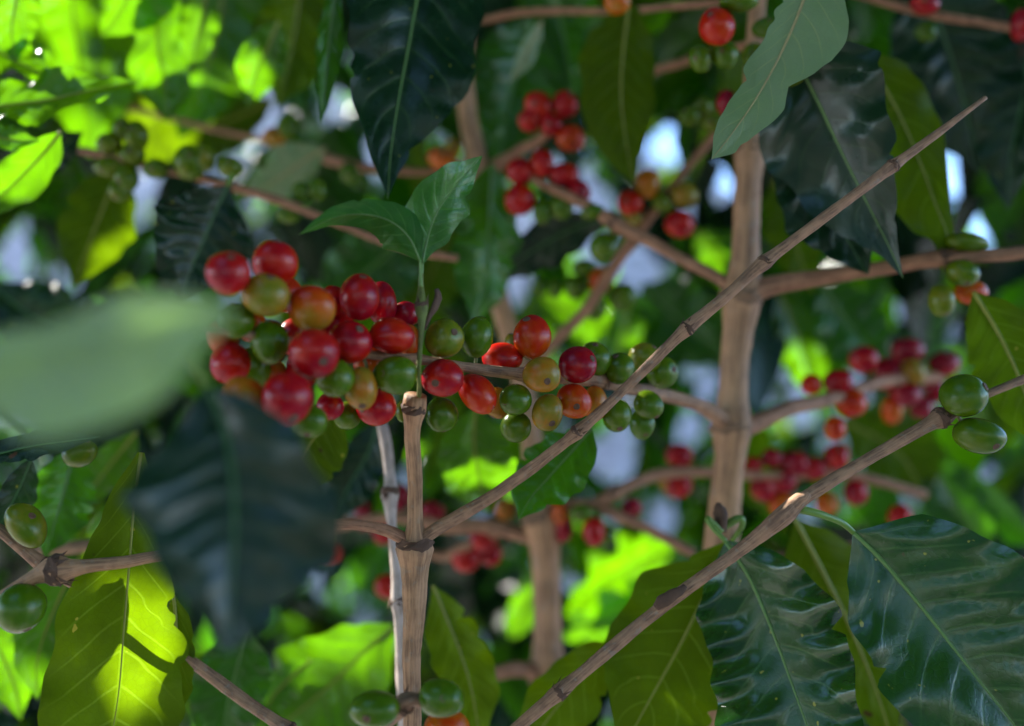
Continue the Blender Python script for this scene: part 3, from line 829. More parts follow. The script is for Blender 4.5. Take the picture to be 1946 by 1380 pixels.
leaf("sunlit wavy leaf pointing right at upper left, glinting along its edge", [(-70, 215, .40), (10, 200, .40), (90, 190, .40), (180, 170, .40), (258, 156, .40)], mat="bright", w=42, roll=44, wave=.26, waves=3)
leaf("upper of two sunlit glinting leaves reaching in from the left edge", [(-60, 60, .41), (0, 100, .41), (70, 135, .41), (132, 162, .41)], mat="bright", w=36, roll=46, wave=.24, waves=3)
leaf("sunlit leaf standing at the top left corner", [(40, -70, .41), (30, 0, .41), (22, 60, .41), (30, 125, .41)], mat="bright", w=46, roll=10, wave=.1)
leaf("hanging sunlit leaf with a blunt end at upper left", [(300, -90, .46), (295, 0, .46), (300, 90, .46), (315, 170, .46), (318, 232, .46)], mat="bright", wr=[5, 46, 54, 40, 62, 50, 0], wl=[5, 46, 54, 38, 50, 50, 0], roll=-10, wave=.08)
leaf("sunlit broad leaf tip at the top edge above the blunt leaf", [(290, -130, .45), (270, -60, .45), (235, 10, .45), (190, 72, .45)], mat="bright", w=75, roll=8)
leaf("small sunlit leaf right of the blunt hanging leaf", [(395, -30, .465), (385, 30, .465), (372, 90, .465), (362, 145, .465)], mat="bright", w=36, roll=-12)
leaf("sunlit leaf tip nearest the big dark hanging leaf", [(530, 40, .465), (508, 90, .465), (486, 140, .465), (470, 205, .465)], mat="bright", w=46, roll=10, wave=.1)
leaf("broad shaded green leaf behind the sunlit leaves at top left", [(130, -90, .53), (140, 30, .53), (155, 150, .528), (170, 300, .525)], mat="bright", w=115, roll=10)
leaf("shaded green leaf behind the blunt hanging leaf", [(430, -110, .55), (420, 20, .55), (390, 140, .548), (340, 265, .545)], mat="bright", w=115, roll=-8)
leaf("olive green hanging leaf left of the big dark leaf", [(575, -70, .50), (565, 20, .50), (550, 110, .498), (528, 205, .496)], mat="olive", w=78, roll=10)
leaf("dull olive leaf under the sunlit leaves, above the blurred green cherries", [(420, 150, .56), (350, 200, .56), (270, 250, .56), (190, 320, .56)], mat="olive", w=75, roll=10)
leaf("slim dark green leaf touching the left edge of the big dark leaf", [(640, -40, .40), (628, 50, .40), (620, 130, .40), (612, 235, .40)], mat="mid", w=26, roll=20, wave=.1)
leaf("wavy sunlit leaf low on the left edge of the picture's upper part", [(115, 250, .40), (75, 300, .40), (25, 350, .40), (-50, 420, .40)], mat="bright", w=44, roll=10, wave=.16, waves=3)
leaf("sunlit leaf edge with a white glint at the left edge", [(-60, 235, .39), (-10, 258, .39), (35, 268, .39), (78, 268, .39)], mat="bright", w=24, roll=30)
leaf("round dark leaf tip left of the blurred green cherries", [(60, 330, .44), (95, 300, .44), (125, 275, .44), (158, 250, .44)], mat="dark", w=32, roll=10)
leaf("grey green leaf behind the right group of blurred green cherries", [(620, 280, .50), (570, 310, .50), (520, 345, .50), (460, 380, .50)], mat="pale", w=42, roll=38, fold=-.1)
leaf("dim leaf in the shaded top right corner", [(1740, -60, .48), (1790, 60, .48), (1830, 190, .48), (1860, 330, .48)], mat="dark", w=120, roll=12)
leaf("dim broad leaf at the right edge above the reddish branch", [(1960, 60, .47), (1945, 180, .47), (1920, 300, .47), (1915, 400, .47)], mat="dark", w=70, roll=-10)
leaf("olive leaf behind the right group of dark red cherries", [(1600, 800, .56), (1680, 840, .56), (1730, 890, .56), (1760, 960, .56)], mat="olive", w=80, roll=10)
leaf("dim green leaf hanging behind the thickest stem below its upper fork", [(1560, 540, .56), (1600, 600, .56), (1640, 650, .56), (1690, 700, .56)], mat="mid", w=70, roll=20)
leaf("olive hanging leaf between the thickest stem and the dark wavy leaf", [(1470, 340, .50), (1500, 420, .50), (1520, 490, .50), (1545, 560, .50)], mat="olive", w=55, roll=10)
leaf("dim leaf at the left edge behind the very blurred pale leaf", [(-20, 540, .50), (60, 600, .50), (150, 640, .50), (230, 690, .50)], mat="dark", w=80, roll=10)
leaf("dim hanging leaf in the lower right behind the big glossy leaf", [(1760, 860, .56), (1800, 930, .56), (1840, 1000, .56), (1870, 1080, .56)], mat="mid", w=60, roll=10)
leaf("shaded green leaf behind the top of the left cherry cluster", [(800, 420, .58), (740, 480, .58), (670, 540, .58), (600, 600, .58)], mat="mid", w=85, roll=8)
leaf("shaded olive leaf between the two small stem tip leaves and the middle stem", [(860, 400, .60), (840, 470, .60), (810, 540, .60), (770, 620, .60)], mat="olive", w=70, roll=-8)
leaf("dim olive leaf behind the blurred green cherries of the upper left twig", [(520, 190, .60), (430, 230, .60), (340, 260, .60), (250, 290, .60)], mat="olive", w=60, roll=10)
bud = branch("leaf_bud", [(1372, 1012, 16, .361), (1370, 990, 22, .36), (1368, 972, 22, .36), (1366, 956, 6, .36)], M_NODE, seed=71, reg=False, jitter=.2)
tag(bud, "tiny dark bud between two bent green leaf stalks at lower right", "bud")

# ------------------------------------------------------------------ cherries
G1, G2 = "cherries of the left cluster", "cherries of the sharp middle cluster"
C = cherry
C(523, 500, 43, 47, 0, .286, .83, "blurry red cherry standing highest in the left cluster", .1, group=G1)
C(432, 520, 42, 42, 0, .270, .88, "red cherry half veiled by the very blurred pale leaf", group=G1)
C(504, 562, 42, 42, 0, .277, .37, "olive yellow cherry directly below the highest red one", .1, group=G1)
C(592, 585, 46, 43, -15, .285, .60, "orange cherry with a redder top in the left cluster", .42, group=G1)
C(634, 572, 26, 30, 0, .303, .85, "sliver of red cherry between the orange one and the deep red one", group=G1)
C(683, 566, 41, 45, 0, .299, .91, "deep red glossy cherry at the top right of the left cluster", group=G1)
C(726, 575, 30, 40, 0, .314, .93, "dark red cherry tucked behind the deep red glossy one", group=G1)
C(772, 598, 26, 26, 0, .319, 1.0, "greyish purple shrunken cherry beside the stem tip's bud", .0, group=G1)
C(743, 639, 46, 37, -8, .302, .86, "bright red oval cherry with a round scar facing right, beside the thin green tip", scar=(768, 637), group=G1)
C(776, 650, 25, 34, 0, .3155, .62, "brownish orange cherry peeking behind the oval red one", group=G1)
C(664, 650, 42, 42, 0, .296, .93, "dull dark red cherry in the middle of the left cluster", group=G1)
C(597, 672, 48, 46, 0, .279, .86, "big bright red cherry at the centre of the left cluster", -.1, group=G1)
C(512, 650, 35, 42, 0, .285, .04, "dark green blurred cherry under the olive yellow one", group=G1)
C(450, 610, 34, 34, 0, .281, .10, "green cherry at the blurred pale leaf's tip", group=G1)
C(440, 690, 40, 40, 0, .288, .88, "dim red cherry mostly hidden by the blurred pale leaf", group=G1)
C(462, 758, 41, 45, 0, .275, .47, "yellow orange cherry lowest on the left of the cluster", .1, group=G1)
C(546, 757, 47, 50, 0, .273, .90, "biggest red cherry, lowest front of the left cluster", scar=(565, 796), group=G1)
C(636, 718, 38, 40, 0, .290, .12, "green cherry right of the big bright red one", group=G1)
C(685, 738, 32, 42, 5, .296, .42, "olive orange upright cherry left of the broad green one", group=G1)
C(752, 713, 43, 37, 5, .300, .07, "broad green cherry pressed against the thin green tip", .1, group=G1)
C(716, 775, 38, 35, 10, .310, .90, "red cherry below the broad green one", group=G1)
C(628, 772, 26, 28, 0, .303, .95, "dim red cherry glimpsed behind the biggest red one's right side", group=G1)
C(588, 800, 34, 32, 0, .285, .04, "dark green cherry shaded at the bottom of the left cluster", group=G1)
C(765, 782, 14, 22, 0, .325, .20, "tiny yellowish green cherry left of the stem's top node", group=G1)
C(575, 700, 30, 40, 0, .298, .9, "shaded red cherry deep between the two biggest red ones", group=G1)
C(480, 700, 34, 40, 0, .292, .12, "shaded green cherry behind the dark green one and the yellow orange one", group=G1)

C(560, 640, 34, 36, 0, .305, .92, "shaded deep red cherry behind the big bright red one's left side", group=G1)
C(640, 620, 34, 34, 0, .309, .88, "shaded red cherry filling the gap under the deep red glossy one", group=G1)
C(700, 690, 30, 34, 0, .311, .60, "shaded orange cherry behind the dull dark red one", group=G1)
C(545, 560, 30, 34, 0, .300, .72, "shaded red orange cherry between the highest red and the orange one", group=G1)
C(660, 790, 28, 28, 0, .312, .10, "shaded green cherry at the bottom of the cluster, left of the low red one", group=G1)
C(478, 620, 28, 30, 0, .298, .66, "shaded orange red cherry behind the olive yellow one's lower side", group=G1)
C(520, 715, 28, 30, 0, .298, .56, "shaded orange cherry behind the biggest red one's upper left", group=G1)
C(425, 640, 30, 34, 0, .292, .80, "dim red cherry just above the mostly hidden one at the pale leaf's tip", group=G1)

C(844, 644, 39, 36, -10, .316, .26, "olive green cherry with a dark round scar, right beside the stem tip", scar=(866, 631), group=G2)
C(906, 642, 32, 39, -12, .325, .10, "green cherry with a speckled top behind the scarred olive green one", group=G2)
C(842, 719, 40, 38, 0, .312, .88, "glossy red cherry with a round scar facing the viewer, right of the stem", scar=(829, 728), group=G2)
C(908, 748, 33, 43, 38, .321, .76, "red orange oval cherry slanting down right, above the branch gap", .2, scar=(935, 775), group=G2)
C(840, 788, 31, 34, 0, .324, .07, "dark green cherry with a brown tip hanging below the scarred red one", scar=(843, 820), group=G2)
C(946, 766, 26, 30, 0, .340, .50, "orange cherry mostly hidden behind the slanting red orange one", group=G2)
C(955, 681, 39, 29, -8, .338, .84, "red cherry lying sideways on top of the brown branch", group=G2)
C(1012, 641, 37, 41, 12, .337, .73, "orange red cherry standing topmost in the sharp middle cluster", .2, scar=(999, 606), group=G2)
C(975, 655, 15, 22, 20, .348, .30, "small cream coloured cherry behind the topmost orange red one", group=G2)
C(1029, 712, 36, 36, 0, .322, .43, "tan olive cherry with a dimpled tip in front of the branch", scar=(1040, 725), group=G2)
C(1097, 693, 40, 34, -5, .334, .96, "dark crimson oval cherry, right end of the brown branch gap", group=G2)
C(980, 760, 32, 31, 25, .326, .06, "round green cherry with a ringed tip under the tan olive one", scar=(959, 764), group=G2)
C(980, 812, 30, 31, -15, .333, .14, "green cherry hanging lowest in the sharp middle cluster", group=G2)
C(1040, 784, 29, 36, -8, .328, .36, "olive brown upright cherry below the tan olive one", scar=(1049, 805), group=G2)
C(1091, 763, 34, 34, -20, .335, .67, "orange red cherry under the dark crimson one", .15, group=G2)
C(1132, 766, 24, 34, 0, .347, .52, "orange cherry with dark marks behind the diagonal branch", group=G2)
C(1133, 682, 29, 34, 25, .349, .07, "green cherry hidden behind the dark crimson one", group=G2)
C(1178, 701, 29, 31, 0, .350, .07, "green cherry with a small brown tip touching the diagonal branch from above", scar=(1168, 676), group=G2)
C(1225, 680, 31, 28, 0, .363, .27, "yellowish green cherry above the diagonal branch", .1, group=G2)
C(1257, 708, 31, 34, 20, .368, .09, "soft green cherry at the right end of the sharp branch", group=G2)
C(1172, 790, 27, 34, -5, .350, .09, "upright green cherry just under the diagonal branch", group=G2)
C(1231, 770, 31, 26, -38, .357, .06, "slanting green cherry with a pale tip below the soft green one", scar=(1248, 792), group=G2)
C(1220, 806, 25, 29, 0, .362, .03, "dark green cherry lowest right of the sharp branch", group=G2)

C(1832, 753, 46, 38, 12, .331, .04, "plump bright green cherry on top of the long twig's end", scar=(1864, 733))
C(1860, 828, 50, 32, -12, .331, .05, "long bright green cherry hanging under the plump one")
C(50, 999, 31, 44, 32, .325, .20, "small yellow green oval cherry on the straight twig near the left edge", .1)
C(40, 1156, 43, 46, -35, .309, .03, "dark green cherry cut by the left edge under the knobbly twig")
C(150, 861, 34, 27, 20, .345, .14, "olive green cherry hanging under the small wavy dark leaf")
C(838, 1326, 46, 38, -10, .292, .04, "blurred green cherry in front of the stem's foot at the bottom edge")
C(850, 1382, 42, 34, 0, .302, .60, "blurred orange cherry cut by the bottom edge beside the stem")
C(712, 1347, 46, 36, 5, .288, .06, "blurred green cherry left of the stem's foot at the bottom edge")
G3 = "cherries under the pale leaf"
C(1362, 50, 36, 35, 0, .385, .80, "red cherry with a dark tip near the top edge, left of the pale leaf", .1, scar=(1344, 36), group=G3)
C(1405, 4, 36, 18, 0, .385, .09, "green cherry cut by the top edge above the red one", group=G3)
C(1331, 112, 23, 25, 0, .40, .12, "left of two dim green cherries under the red one near the top edge", group=G3)
C(1377, 104, 26, 26, 0, .40, .12, "right of two dim green cherries under the red one near the top edge", group=G3)
C(1458, 54, 30, 20, 0, .40, .07, "dark green cherry between the thick stem and the pale leaf", group=G3)
C(1432, 108, 22, 28, 0, .41, .14, "olive green cherry against the thick stem, left of the pale leaf", group=G3)
C(1508, 140, 30, 22, 25, .37, .18, "olive green cherry in the notch of the pale leaf", group=G3)
C(1380, 196, 20, 26, 0, .43, .95, "dark red cherry peeping out left of the pale leaf", group=G3)
C(1308, 222, 22, 18, 0, .45, .14, "left of three dim green cherries beside the pale leaf", group=G3)
C(1334, 204, 20, 18, 0, .455, .16, "topmost of three dim green cherries beside the pale leaf", group=G3)
C(1354, 234, 20, 18, 0, .45, .16, "lowest of three dim green cherries beside the pale leaf", group=G3)
C(1173, 4, 26, 26, 0, .42, .60, "dim orange cherry at the top edge above the long olive leaf", .1)
C(1757, 6, 28, 22, 0, .44, .90, "dim red cherry at the top edge in the shaded right corner")
C(1942, 48, 22, 30, 0, .44, .95, "dark red cherry cut by the right edge near the top corner")
C(1760, 60, 22, 20, 0, .46, .06, "faint dark green cherry under the dim red one at top right")
G4 = "blurred red cherries at upper centre"
for r in [(1024, 201, 28, 27, .84, "soft red cherry at the upper left of the five in the top red bunch"),
          (1073, 199, 25, 25, .90, "soft red cherry at the upper right of the top red bunch"),
          (1006, 230, 22, 22, .84, "smallest red cherry at the left of the top red bunch"),
          (1047, 238, 22, 22, .90, "red cherry at the middle of the top red bunch, above the forking twig"),
          (1085, 263, 26, 26, .70, "orange red cherry lowest in the top red bunch")]:
    C(r[0], r[1], r[2], r[3], 0, .468, r[4], r[5], group=G4)
for r in [(988, 326, 26, 26, .88, "red cherry at the left of the second red bunch, right of the fresh leaf"),
          (1029, 313, 24, 28, .88, "red cherry at the top of the second red bunch"),
          (1072, 334, 27, 24, .86, "red cherry against blue sky in the second red bunch"),
          (988, 380, 29, 29, .84, "biggest red cherry lowest left in the second red bunch"),
          (1098, 366, 24, 24, .97, "dark red cherry behind the twig of the second red bunch"),
          (1030, 402, 17, 26, .05, "slim dark green cherry below the second red bunch"),
          (1066, 394, 22, 24, .10, "dark olive cherry under the twig of the second red bunch")]:
    C(r[0], r[1], r[2], r[3], 0, .452, r[4], r[5], group=G4)
for r in [(1126, 403, 23, 14, .08, "small flat green cherry above the upper branch node"),
          (1146, 470, 26, 26, .10, "dim green cherry just under the upper branch node"),
          (1118, 398, 12, 12, .1, "speck of green cherry left of the upper branch node")][:2]:
    C(r[0], r[1], r[2], r[3], 10, .44, r[4], r[5])
G5 = "mixed cherries beside the sky gap"
for r in [(1197, 386, 26, 26, .82, "soft red cherry at the left of the mixed five beside the sky gap"),
          (1231, 351, 24, 28, .47, "brown olive cherry at the top of the mixed five beside the sky gap"),
          (1257, 385, 19, 19, .16, "lime green round cherry in the middle of the mixed five beside the sky gap"),
          (1300, 371, 27, 24, .40, "dark olive cherry at the right of the mixed five beside the sky gap"),
          (1292, 426, 28, 27, .86, "glossy red cherry hanging lowest of the mixed five beside the sky gap"),
          (1205, 415, 18, 14, .36, "olive sliver of cherry under the soft red one beside the sky gap")]:
    C(r[0], r[1], r[2], r[3], -20, .462, r[4], r[5], group=G5)
G6 = "dim cherries behind the diagonal branch"
for r in [(1140, 534, 21, 26, .58, "dim brown red cherry on the thin twig at picture centre"),
          (1183, 565, 27, 27, .08, "round dim green cherry right of the brown red one at picture centre"),
          (1132, 585, 20, 24, .07, "dim green cherry below the brown red one at picture centre"),
          (1094, 546, 20, 22, .06, "dark green cherry left of the brown red one at picture centre"),
          (1056, 548, 13, 18, .06, "middle of three tiny dark green cherries at picture centre"),
          (1024, 545, 13, 18, .05, "leftmost of three tiny dark green cherries at picture centre"),
          (1112, 510, 22, 18, .08, "dim green cherry above the dark green one at picture centre")]:
    C(r[0], r[1], r[2], r[3], 0, .486, r[4], r[5], group=G6)
G7 = "dark red cherries at right"
for r in [(1542, 731, 20, 20, .80, "small orange red cherry at the left end of the right bunch", .455),
          (1593, 726, 28, 25, .92, "red cherry second from the left end of the right bunch", .455),
          (1617, 766, 31, 28, .76, "orange red cherry hanging below the branch of the right bunch", .455),
          (1587, 815, 20, 25, .72, "lowest orange red oval cherry of the right bunch", .455),
          (1642, 683, 28, 27, .90, "red cherry standing above the branch in the right bunch", .48),
          (1726, 667, 30, 24, 1.0, "topmost dark crimson cherry of the right bunch", .50),
          (1690, 712, 28, 34, .97, "dark crimson cherry in the middle of the right bunch", .49),
          (1735, 708, 24, 25, .42, "single olive cherry amid the crimson ones of the right bunch", .485),
          (1794, 692, 28, 24, .96, "dark crimson cherry at the upper right of the right bunch", .50),
          (1722, 750, 28, 24, .96, "crimson cherry below the olive one in the right bunch", .485),
          (1695, 778, 20, 28, .60, "dim orange cherry lowest in the right bunch's middle", .495),
          (1752, 775, 22, 22, .98, "dark crimson cherry beside the plump green cherry's left end", .505),
          (1775, 738, 18, 30, 1.0, "blackish crimson cherry behind the plump green one", .51),
          (1890, 718, 16, 20, .66, "dim orange cherry behind the twig at the right edge", .50)]:
    C(r[0], r[1], r[2], r[3], 0, r[6], r[4], r[5], group=G7)
G8 = "glinting crimson cherries low at right"
for r in [(1291, 866, 26, 22, .88, "upper of two red cherries left of the thickest stem"),
          (1288, 918, 29, 28, .90, "lower of two red cherries left of the thickest stem"),
          (1266, 912, 14, 22, .40, "olive cherry edge beside the lower red one left of the thickest stem"),
          (1468, 872, 22, 20, .97, "pinkish glinting cherry at the upper left of the low right bunch"),
          (1512, 882, 26, 26, .99, "darkest crimson cherry in the low right bunch"),
          (1488, 914, 26, 24, .95, "crimson cherry under the darkest one of the low right bunch"),
          (1450, 928, 25, 25, .88, "red cherry beside the thickest stem in the low right bunch"),
          (1546, 890, 24, 22, .96, "crimson cherry right of the darkest one in the low right bunch"),
          (1590, 868, 26, 25, .88, "red cherry at the upper right of the low right bunch"),
          (1484, 958, 24, 24, .62, "orange cherry lowest in the low right bunch, near the twig"),
          (1432, 886, 16, 18, .86, "small red cherry touching the thickest stem's right side"),
          (1572, 958, 22, 24, .58, "orange cherry just right of the long twig's swollen node"),
          (1627, 936, 22, 26, .92, "dim red cherry right of the long twig's swollen node"),
          (1710, 982, 22, 24, .90, "lone dim red cherry above the big glossy leaf")]:
    C(r[0], r[1], r[2], r[3], 0, .505, r[4], r[5], group=G8)
G9 = "green cherries along the upper left twig"
for r in [(208, 273, 22, 20, .14, "green cherry at the left end of the upper left twig's first bunch"),
          (234, 246, 16, 20, .14, "topmost green cherry of the upper left twig's first bunch"),
          (260, 258, 20, 26, .15, "shiny green cherry at the upper right of the first bunch"),
          (252, 294, 20, 22, .17, "green cherry at the centre of the upper left twig's first bunch"),
          (206, 318, 26, 18, .19, "flat olive green cherry under the twig, left of the first bunch"),
          (240, 338, 20, 26, .14, "dark green cherry hanging lowest of the first bunch"),
          (297, 321, 22, 18, .14, "dark round green cherry between the first bunch and the olive pair"),
          (362, 310, 28, 32, .15, "large olive green cherry of the pair on the upper left twig"),
          (388, 300, 20, 24, .19, "green cherry behind the large olive green one of the pair"),
          (436, 317, 22, 19, .16, "dark round green cherry against the pale background, right of the pair"),
          (228, 362, 18, 22, .15, "shaded green cherry hanging under the lowest of the first bunch")]:
    C(r[0], r[1], r[2] * 1.08, r[3] * 1.08, 0, .440, r[4], r[5], group=G9)
G10 = "dim cherries left of the stem tip leaves"
for r in [(523, 260, 24, 18, .46, "dim yellow orange cherry on the higher twig at upper left", .525),
          (545, 244, 20, 28, .06, "dim green cherry beside the yellow orange one on the higher twig", .525),
          (572, 366, 18, 20, .05, "dim green cherry left of the arching stem tip leaf", .445),
          (603, 362, 17, 22, .06, "dim green cherry above the arching stem tip leaf", .445),
          (548, 408, 24, 18, .07, "dim green cherry under the twig, left of the arching stem tip leaf", .445),
          (665, 330, 18, 22, .05, "dark green cherry under the higher twig's thick end", .50),
          (840, 302, 28, 22, .56, "dim orange cherry right of the big dark leaf's tip", .50),
          (862, 282, 16, 20, .40, "dim yellow cherry above the orange one by the big dark leaf", .51)]:
    C(r[0], r[1], r[2], r[3], 0, r[6], r[4], r[5], group=G10)
G11 = "cherries on the reddish branch at right"
C(1836, 461, 38, 19, -8, .395, .12, "flat dim green cherry on top of the reddish branch at right", group=G11)
C(1830, 519, 33, 24, -22, .392, .12, "green cherry just under the reddish branch at right", group=G11)
C(1790, 571, 25, 31, 0, .392, .20, "yellow green cherry hanging from the reddish branch at right", group=G11)
C(1846, 555, 30, 24, 0, .40, .60, "orange cherry behind the green one on the reddish branch at right", group=G11)
G12 = "blurred red cherries behind the fork"
for r in [(1128, 1010, 22, 29, .86, "oval red cherry hanging right of the blurred middle stem", .468),
          (1070, 1002, 20, 28, .96, "dark red cherry touching the blurred middle stem's right side", .476),
          (1065, 975, 16, 22, .60, "brown orange cherry above the dark red one by the middle stem", .472),
          (1200, 965, 20, 18, 1.0, "purple cherry below the twig right of the middle stem", .475),
          (1152, 1018, 18, 22, .06, "dark green cherry behind the oval red one", .48),
          (1106, 975, 22, 16, .10, "small green cherry above the oval red one", .468),
          (941, 924, 22, 24, .86, "red cherry with a white glint left of the diagonal branch", .488),
          (960, 970, 20, 20, .52, "orange cherry under the glinting red one", .488),
          (918, 1024, 28, 24, .86, "red cherry under the reddish twig left of the middle stem", .49),
          (884, 1060, 28, 30, .88, "lowest red cherry between the fork and the middle stem", .495),
          (932, 1052, 24, 24, .90, "red cherry right of the lowest one between the fork and the middle stem", .50),
          (735, 1115, 23, 24, .88, "lone red cherry left of the sunlit pale stem", .50),
          (604, 1048, 18, 18, .88, "red cherry under the broken branch end, left of a pair", .50),
          (630, 1052, 20, 18, .86, "red cherry under the broken branch end, right of a pair", .495),
          (620, 1020, 14, 18, .2, "small yellow green cherry above the red pair under the broken branch", .50),
          (605, 978, 22, 14, .80, "pinkish red cherry above the broken branch end", .51),
          (690, 980, 16, 28, .96, "dark red cherry behind the broken branch's middle", .51),
          (728, 1012, 22, 24, .90, "red cherry behind the broken branch near the fork", .50),
          (760, 945, 22, 26, .98, "dark red cherry just left of the forking stem above the fork", .51),
          (822, 972, 24, 20, .95, "dark red cherry just right of the forking stem above the fork", .50)]:
    C(r[0], r[1], r[2], r[3], 0, r[6], r[4], r[5], group=G12)


# ------------------------------------------------------------------ far foliage (masses)


def leaf_templates(nu=8, nv=4, k=6):
    out = []
    for s in range(k):
        g = np.random.default_rng(100 + s)
        V, UV = [], []
        ph = g.uniform(0, 6.28, 3)
        for i in range(nu + 1):
            t = i / nu
            pw = np.interp(t, PT, PW)
            for j in range(nv + 1):
                v = -1 + 2 * j / nv
                z = 0.10 * abs(v) * pw * g.uniform(0.6, 1.2) + 0.045 * math.sin(4 * 6.28 * t + ph[0] + v) * v * v - 0.30 * t * t * (0.6 + 0.15 * s)
                V.append((0.2 * v * pw, t, z))
                UV.append((t, (v + 1) / 2))
        out.append(np.array(V))
    m = nv + 1
    F = np.array([(i * m + j, i * m + j + 1, (i + 1) * m + j + 1, (i + 1) * m + j) for i in range(nu) for j in range(nv)])
    return out, np.array(UV), F


def foliage_mass(name, centres, sizes, seed, weights, droop=(5, 65), droops=None, label="", cat="", group=None):
    g = np.random.default_rng(seed)
    tmpl, UVt, Ft = leaf_templates()
    Vs, Fs, Us, Ms = [], [], [], []
    off = 0
    targets = [(P(*a), P(*b), r) for a, b, r in SUN_SPOTS]
    TA = np.array([a - SUN * (a @ SUN) for a, b, r in targets])
    TB = np.array([b - SUN * (b @ SUN) for a, b, r in targets])
    TR = np.array([r for a, b, r in targets])
    TS = np.array([min(a @ SUN, b @ SUN) for a, b, r in targets])
    TL = np.maximum(((TB - TA) ** 2).sum(1), 1e-9)

    def blocked(V):
        x, y, d = project(V)
        if (d > 0.02).all():
            if d.min() < 0.52 and x.max() > -150 and x.min() < 2100 and y.max() > -100 and y.min() < 1500:
                return True
            for gx, gy, gr in VIEW_GAPS:
                if (((x - gx) ** 2 + (y - gy) ** 2) < gr ** 2).any():
                    return True
        s = V @ SUN
        fv = V - s[:, None] * SUN
        rel = fv[:, None] - TA[None]
        t = np.clip((rel * (TB - TA)[None]).sum(2) / TL[None], 0, 1)
        dist = np.linalg.norm(rel - t[:, :, None] * (TB - TA)[None], axis=2)
        return bool(((dist < TR[None]) & (s[:, None] > TS[None] + 0.015)).any())

    for n_, (c0, sz0) in enumerate(zip(centres, sizes)):
        lo_, hi_ = droop if droops is None else droops[n_]
        for attempt in range(5):
            c = c0 + (g.normal(0, 0.03, 3) if attempt else 0)
            sz = sz0 * (1, .8, .62, .5, .4)[attempt]
            T = tmpl[g.integers(len(tmpl))]
            yaw = g.uniform(0, 2 * math.pi)
            pit = -math.radians(g.uniform(lo_, hi_))
            rol = math.radians(g.normal(0, 28))
            fw = np.array([math.cos(yaw) * math.cos(pit), math.sin(yaw) * math.cos(pit), math.sin(pit)])
            sd = np.cross(fw, [0, 0, 1.0])
            sd /= np.linalg.norm(sd)
            up = np.cross(sd, fw)
            sd, up = sd * math.cos(rol) + up * math.sin(rol), up * math.cos(rol) - sd * math.sin(rol)
            V = c + sz * (T[:, :1] * sd + (T[:, 1:2] - 0.5) * fw + T[:, 2:] * up)
            if not blocked(V):
                break
        else:
            continue
        Vs.append(V)
        Fs.append(Ft + off)
        Us.append(UVt)
        Ms.append(np.full(len(Ft), g.choice(len(weights), p=np.array(weights) / sum(weights))))
        off += len(V)
    o = mesh_obj(name, np.vstack(Vs), np.vstack(Fs), None, uvs=np.vstack(Us), origin=(0, 0, 0),
                 mats=[LM["dark"], LM["mid"], LM["olive"], LM["bright"]], midx=np.concatenate(Ms))
    o["kind"] = "stuff"
    tag(o, label, cat, group)
    return o


# overhead canopy, added to shade the stems, carved open for the sun flecks
NC = 10500
cx = rng.uniform(-2.8, 1.1, NC)
cy = rng.uniform(-0.9, 2.6, NC)
cz = CAM[2] + 0.50 + rng.uniform(0, 0.35, NC) + 0.10 * np.maximum(cy, 0)
keep = (cy < 1.1) | (rng.random(NC) < 0.16)
keep &= ~((cx > -0.80) & (cx < -0.15) & (cy > -0.75) & (cy < 0.02))      # opening shaped to let sky light in from the upper left
cen = np.stack([cx, cy, cz], 1)[keep]
NR = 3600                                                             # unseen leaves added behind the camera to block low sky light
row = np.stack([rng.uniform(-2.2, 2.2, NR), rng.uniform(-2.0, -0.7, NR), rng.uniform(0.3, 2.3, NR)], 1)
NS = 5000                                                             # small leaves added overhead to block sun between the fleck openings
young = np.stack([rng.uniform(-1.40, -0.10, NS), rng.uniform(0.20, 1.15, NS), CAM[2] + rng.uniform(0.5, 0.85, NS)], 1)
cen = np.vstack([cen, row, young])
szs = rng.uniform(0.10, 0.17, len(cen))
drp = np.tile([-10.0, 40.0], (len(cen), 1))
drp[-NS - NR:-NS] = (35, 88)
szs[-NS:] = rng.uniform(0.035, 0.075, NS)
foliage_mass("added_shade_foliage", cen, szs, 3, (0.6, 0.3, 0.07, 0.03), droops=drp,
             label="leafy canopy shaped to shade the coffee stems, plus leaves added behind the camera", cat="foliage")

# shrubs behind
NB = 4200
dd = 0.60 + 2.4 * rng.random(NB) ** 0.9
bx = (rng.uniform(-200, 2150, NB) - W_PX / 2) / F_PX * dd
by = (H_PX / 2 - rng.uniform(-150, 1550, NB)) / F_PX * dd
ctr = CAM + FWD * dd[:, None] + RIGHT * bx[:, None] + UP * by[:, None]
foliage_mass("shrub_foliage", ctr, rng.uniform(0.08, 0.15, NB), 4, (0.40, 0.37, 0.10, 0.14),
             label="blurred dark foliage of the coffee shrubs far behind", cat="foliage")

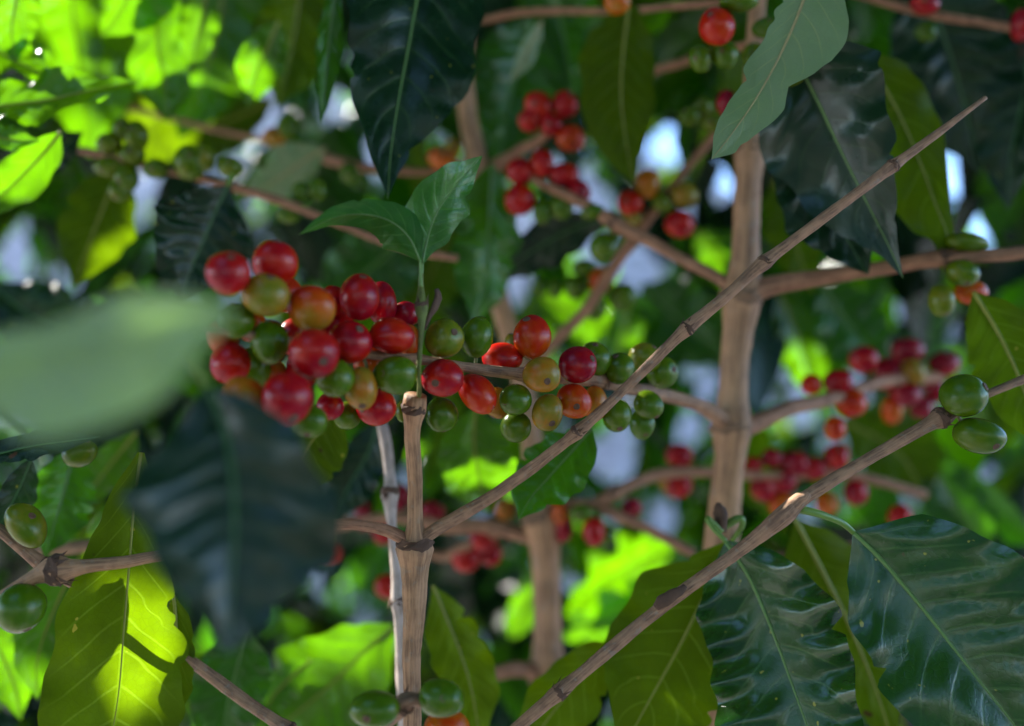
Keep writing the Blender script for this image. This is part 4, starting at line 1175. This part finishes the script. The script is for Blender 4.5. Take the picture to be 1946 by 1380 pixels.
# ------------------------------------------------------------------ ground
gx = np.concatenate([np.linspace(-60, -6, 14), np.linspace(-5, 5, 41), np.linspace(6, 60, 14)])
gy = np.concatenate([np.linspace(-40, -4, 10), np.linspace(-3, 12, 61), np.linspace(14, 90, 16)])
GV = []
for y in gy:
    for x in gx:
        s = max(0.0, y - 2.2)
        lf = min(1.0, max(0.0, (0.35 - x) / 0.7))
        top = 3.9 + 3.2 * lf * lf * (3 - 2 * lf) - 0.1 * max(-4, min(4, x)) + 0.3 * math.sin(x * 0.7 + 1) + 0.2 * math.sin(x * 1.9)
        z = top * (1 - math.exp(-(s / 3.2) ** 1.6))
        z += 0.05 * math.sin(x * 2.3 + y) + 0.04 * math.sin(y * 3.1 - x)
        GV.append((x, y, z))
GF = []
m = len(gx)
for i in range(len(gy) - 1):
    for j in range(m - 1):
        GF.append((i * m + j, i * m + j + 1, (i + 1) * m + j + 1, (i + 1) * m + j))
go = mesh_obj("ground", GV, GF, M_GROUND, origin=(0, 0, 0))
go["kind"] = "structure"
go["label"] = "pale dry soil bank rising behind the coffee shrubs"

# ------------------------------------------------------------------ light
world = bpy.data.worlds.new("World")
scene.world = world
world.use_nodes = True
wt = world.node_tree
wt.nodes.clear()
sky = wt.nodes.new("ShaderNodeTexSky")
sky.sky_type = "NISHITA"
sky.sun_disc = False
el = math.asin(SUN[2])
sky.sun_elevation = el
sky.sun_rotation = math.atan2(SUN[0], SUN[1])
sky.altitude = 2500
sky.air_density = 1.0
sky.dust_density = 0.1
sky.ozone_density = 3.0
bg = wt.nodes.new("ShaderNodeBackground")
bg.inputs["Strength"].default_value = 0.15
wo = wt.nodes.new("ShaderNodeOutputWorld")
wt.links.new(sky.outputs[0], bg.inputs[0])
wt.links.new(bg.outputs[0], wo.inputs[0])

ld = bpy.data.lights.new("sun", "SUN")
ld.energy = 3.4
ld.angle = math.radians(0.5)
ld.color = (1.0, 0.95, 0.86)
lo = bpy.data.objects.new("sun", ld)
COL.objects.link(lo)
lo.rotation_euler = Vector(SUN).to_track_quat("Z", "Y").to_euler()

# ------------------------------------------------------------------ render settings
scene.view_settings.view_transform = "Standard"
scene.view_settings.look = "None"
scene.view_settings.exposure = 2.35
scene.view_settings.gamma = 1.0
scene.view_settings.use_curve_mapping = False
cy_ = scene.cycles
cy_.use_denoising = True
cy_.max_bounces = 8
cy_.diffuse_bounces = 4
cy_.glossy_bounces = 3
cy_.transmission_bounces = 6
cy_.sample_clamp_indirect = 4.0
cy_.caustics_reflective = False
cy_.caustics_refractive = False
scene.render.film_transparent = False
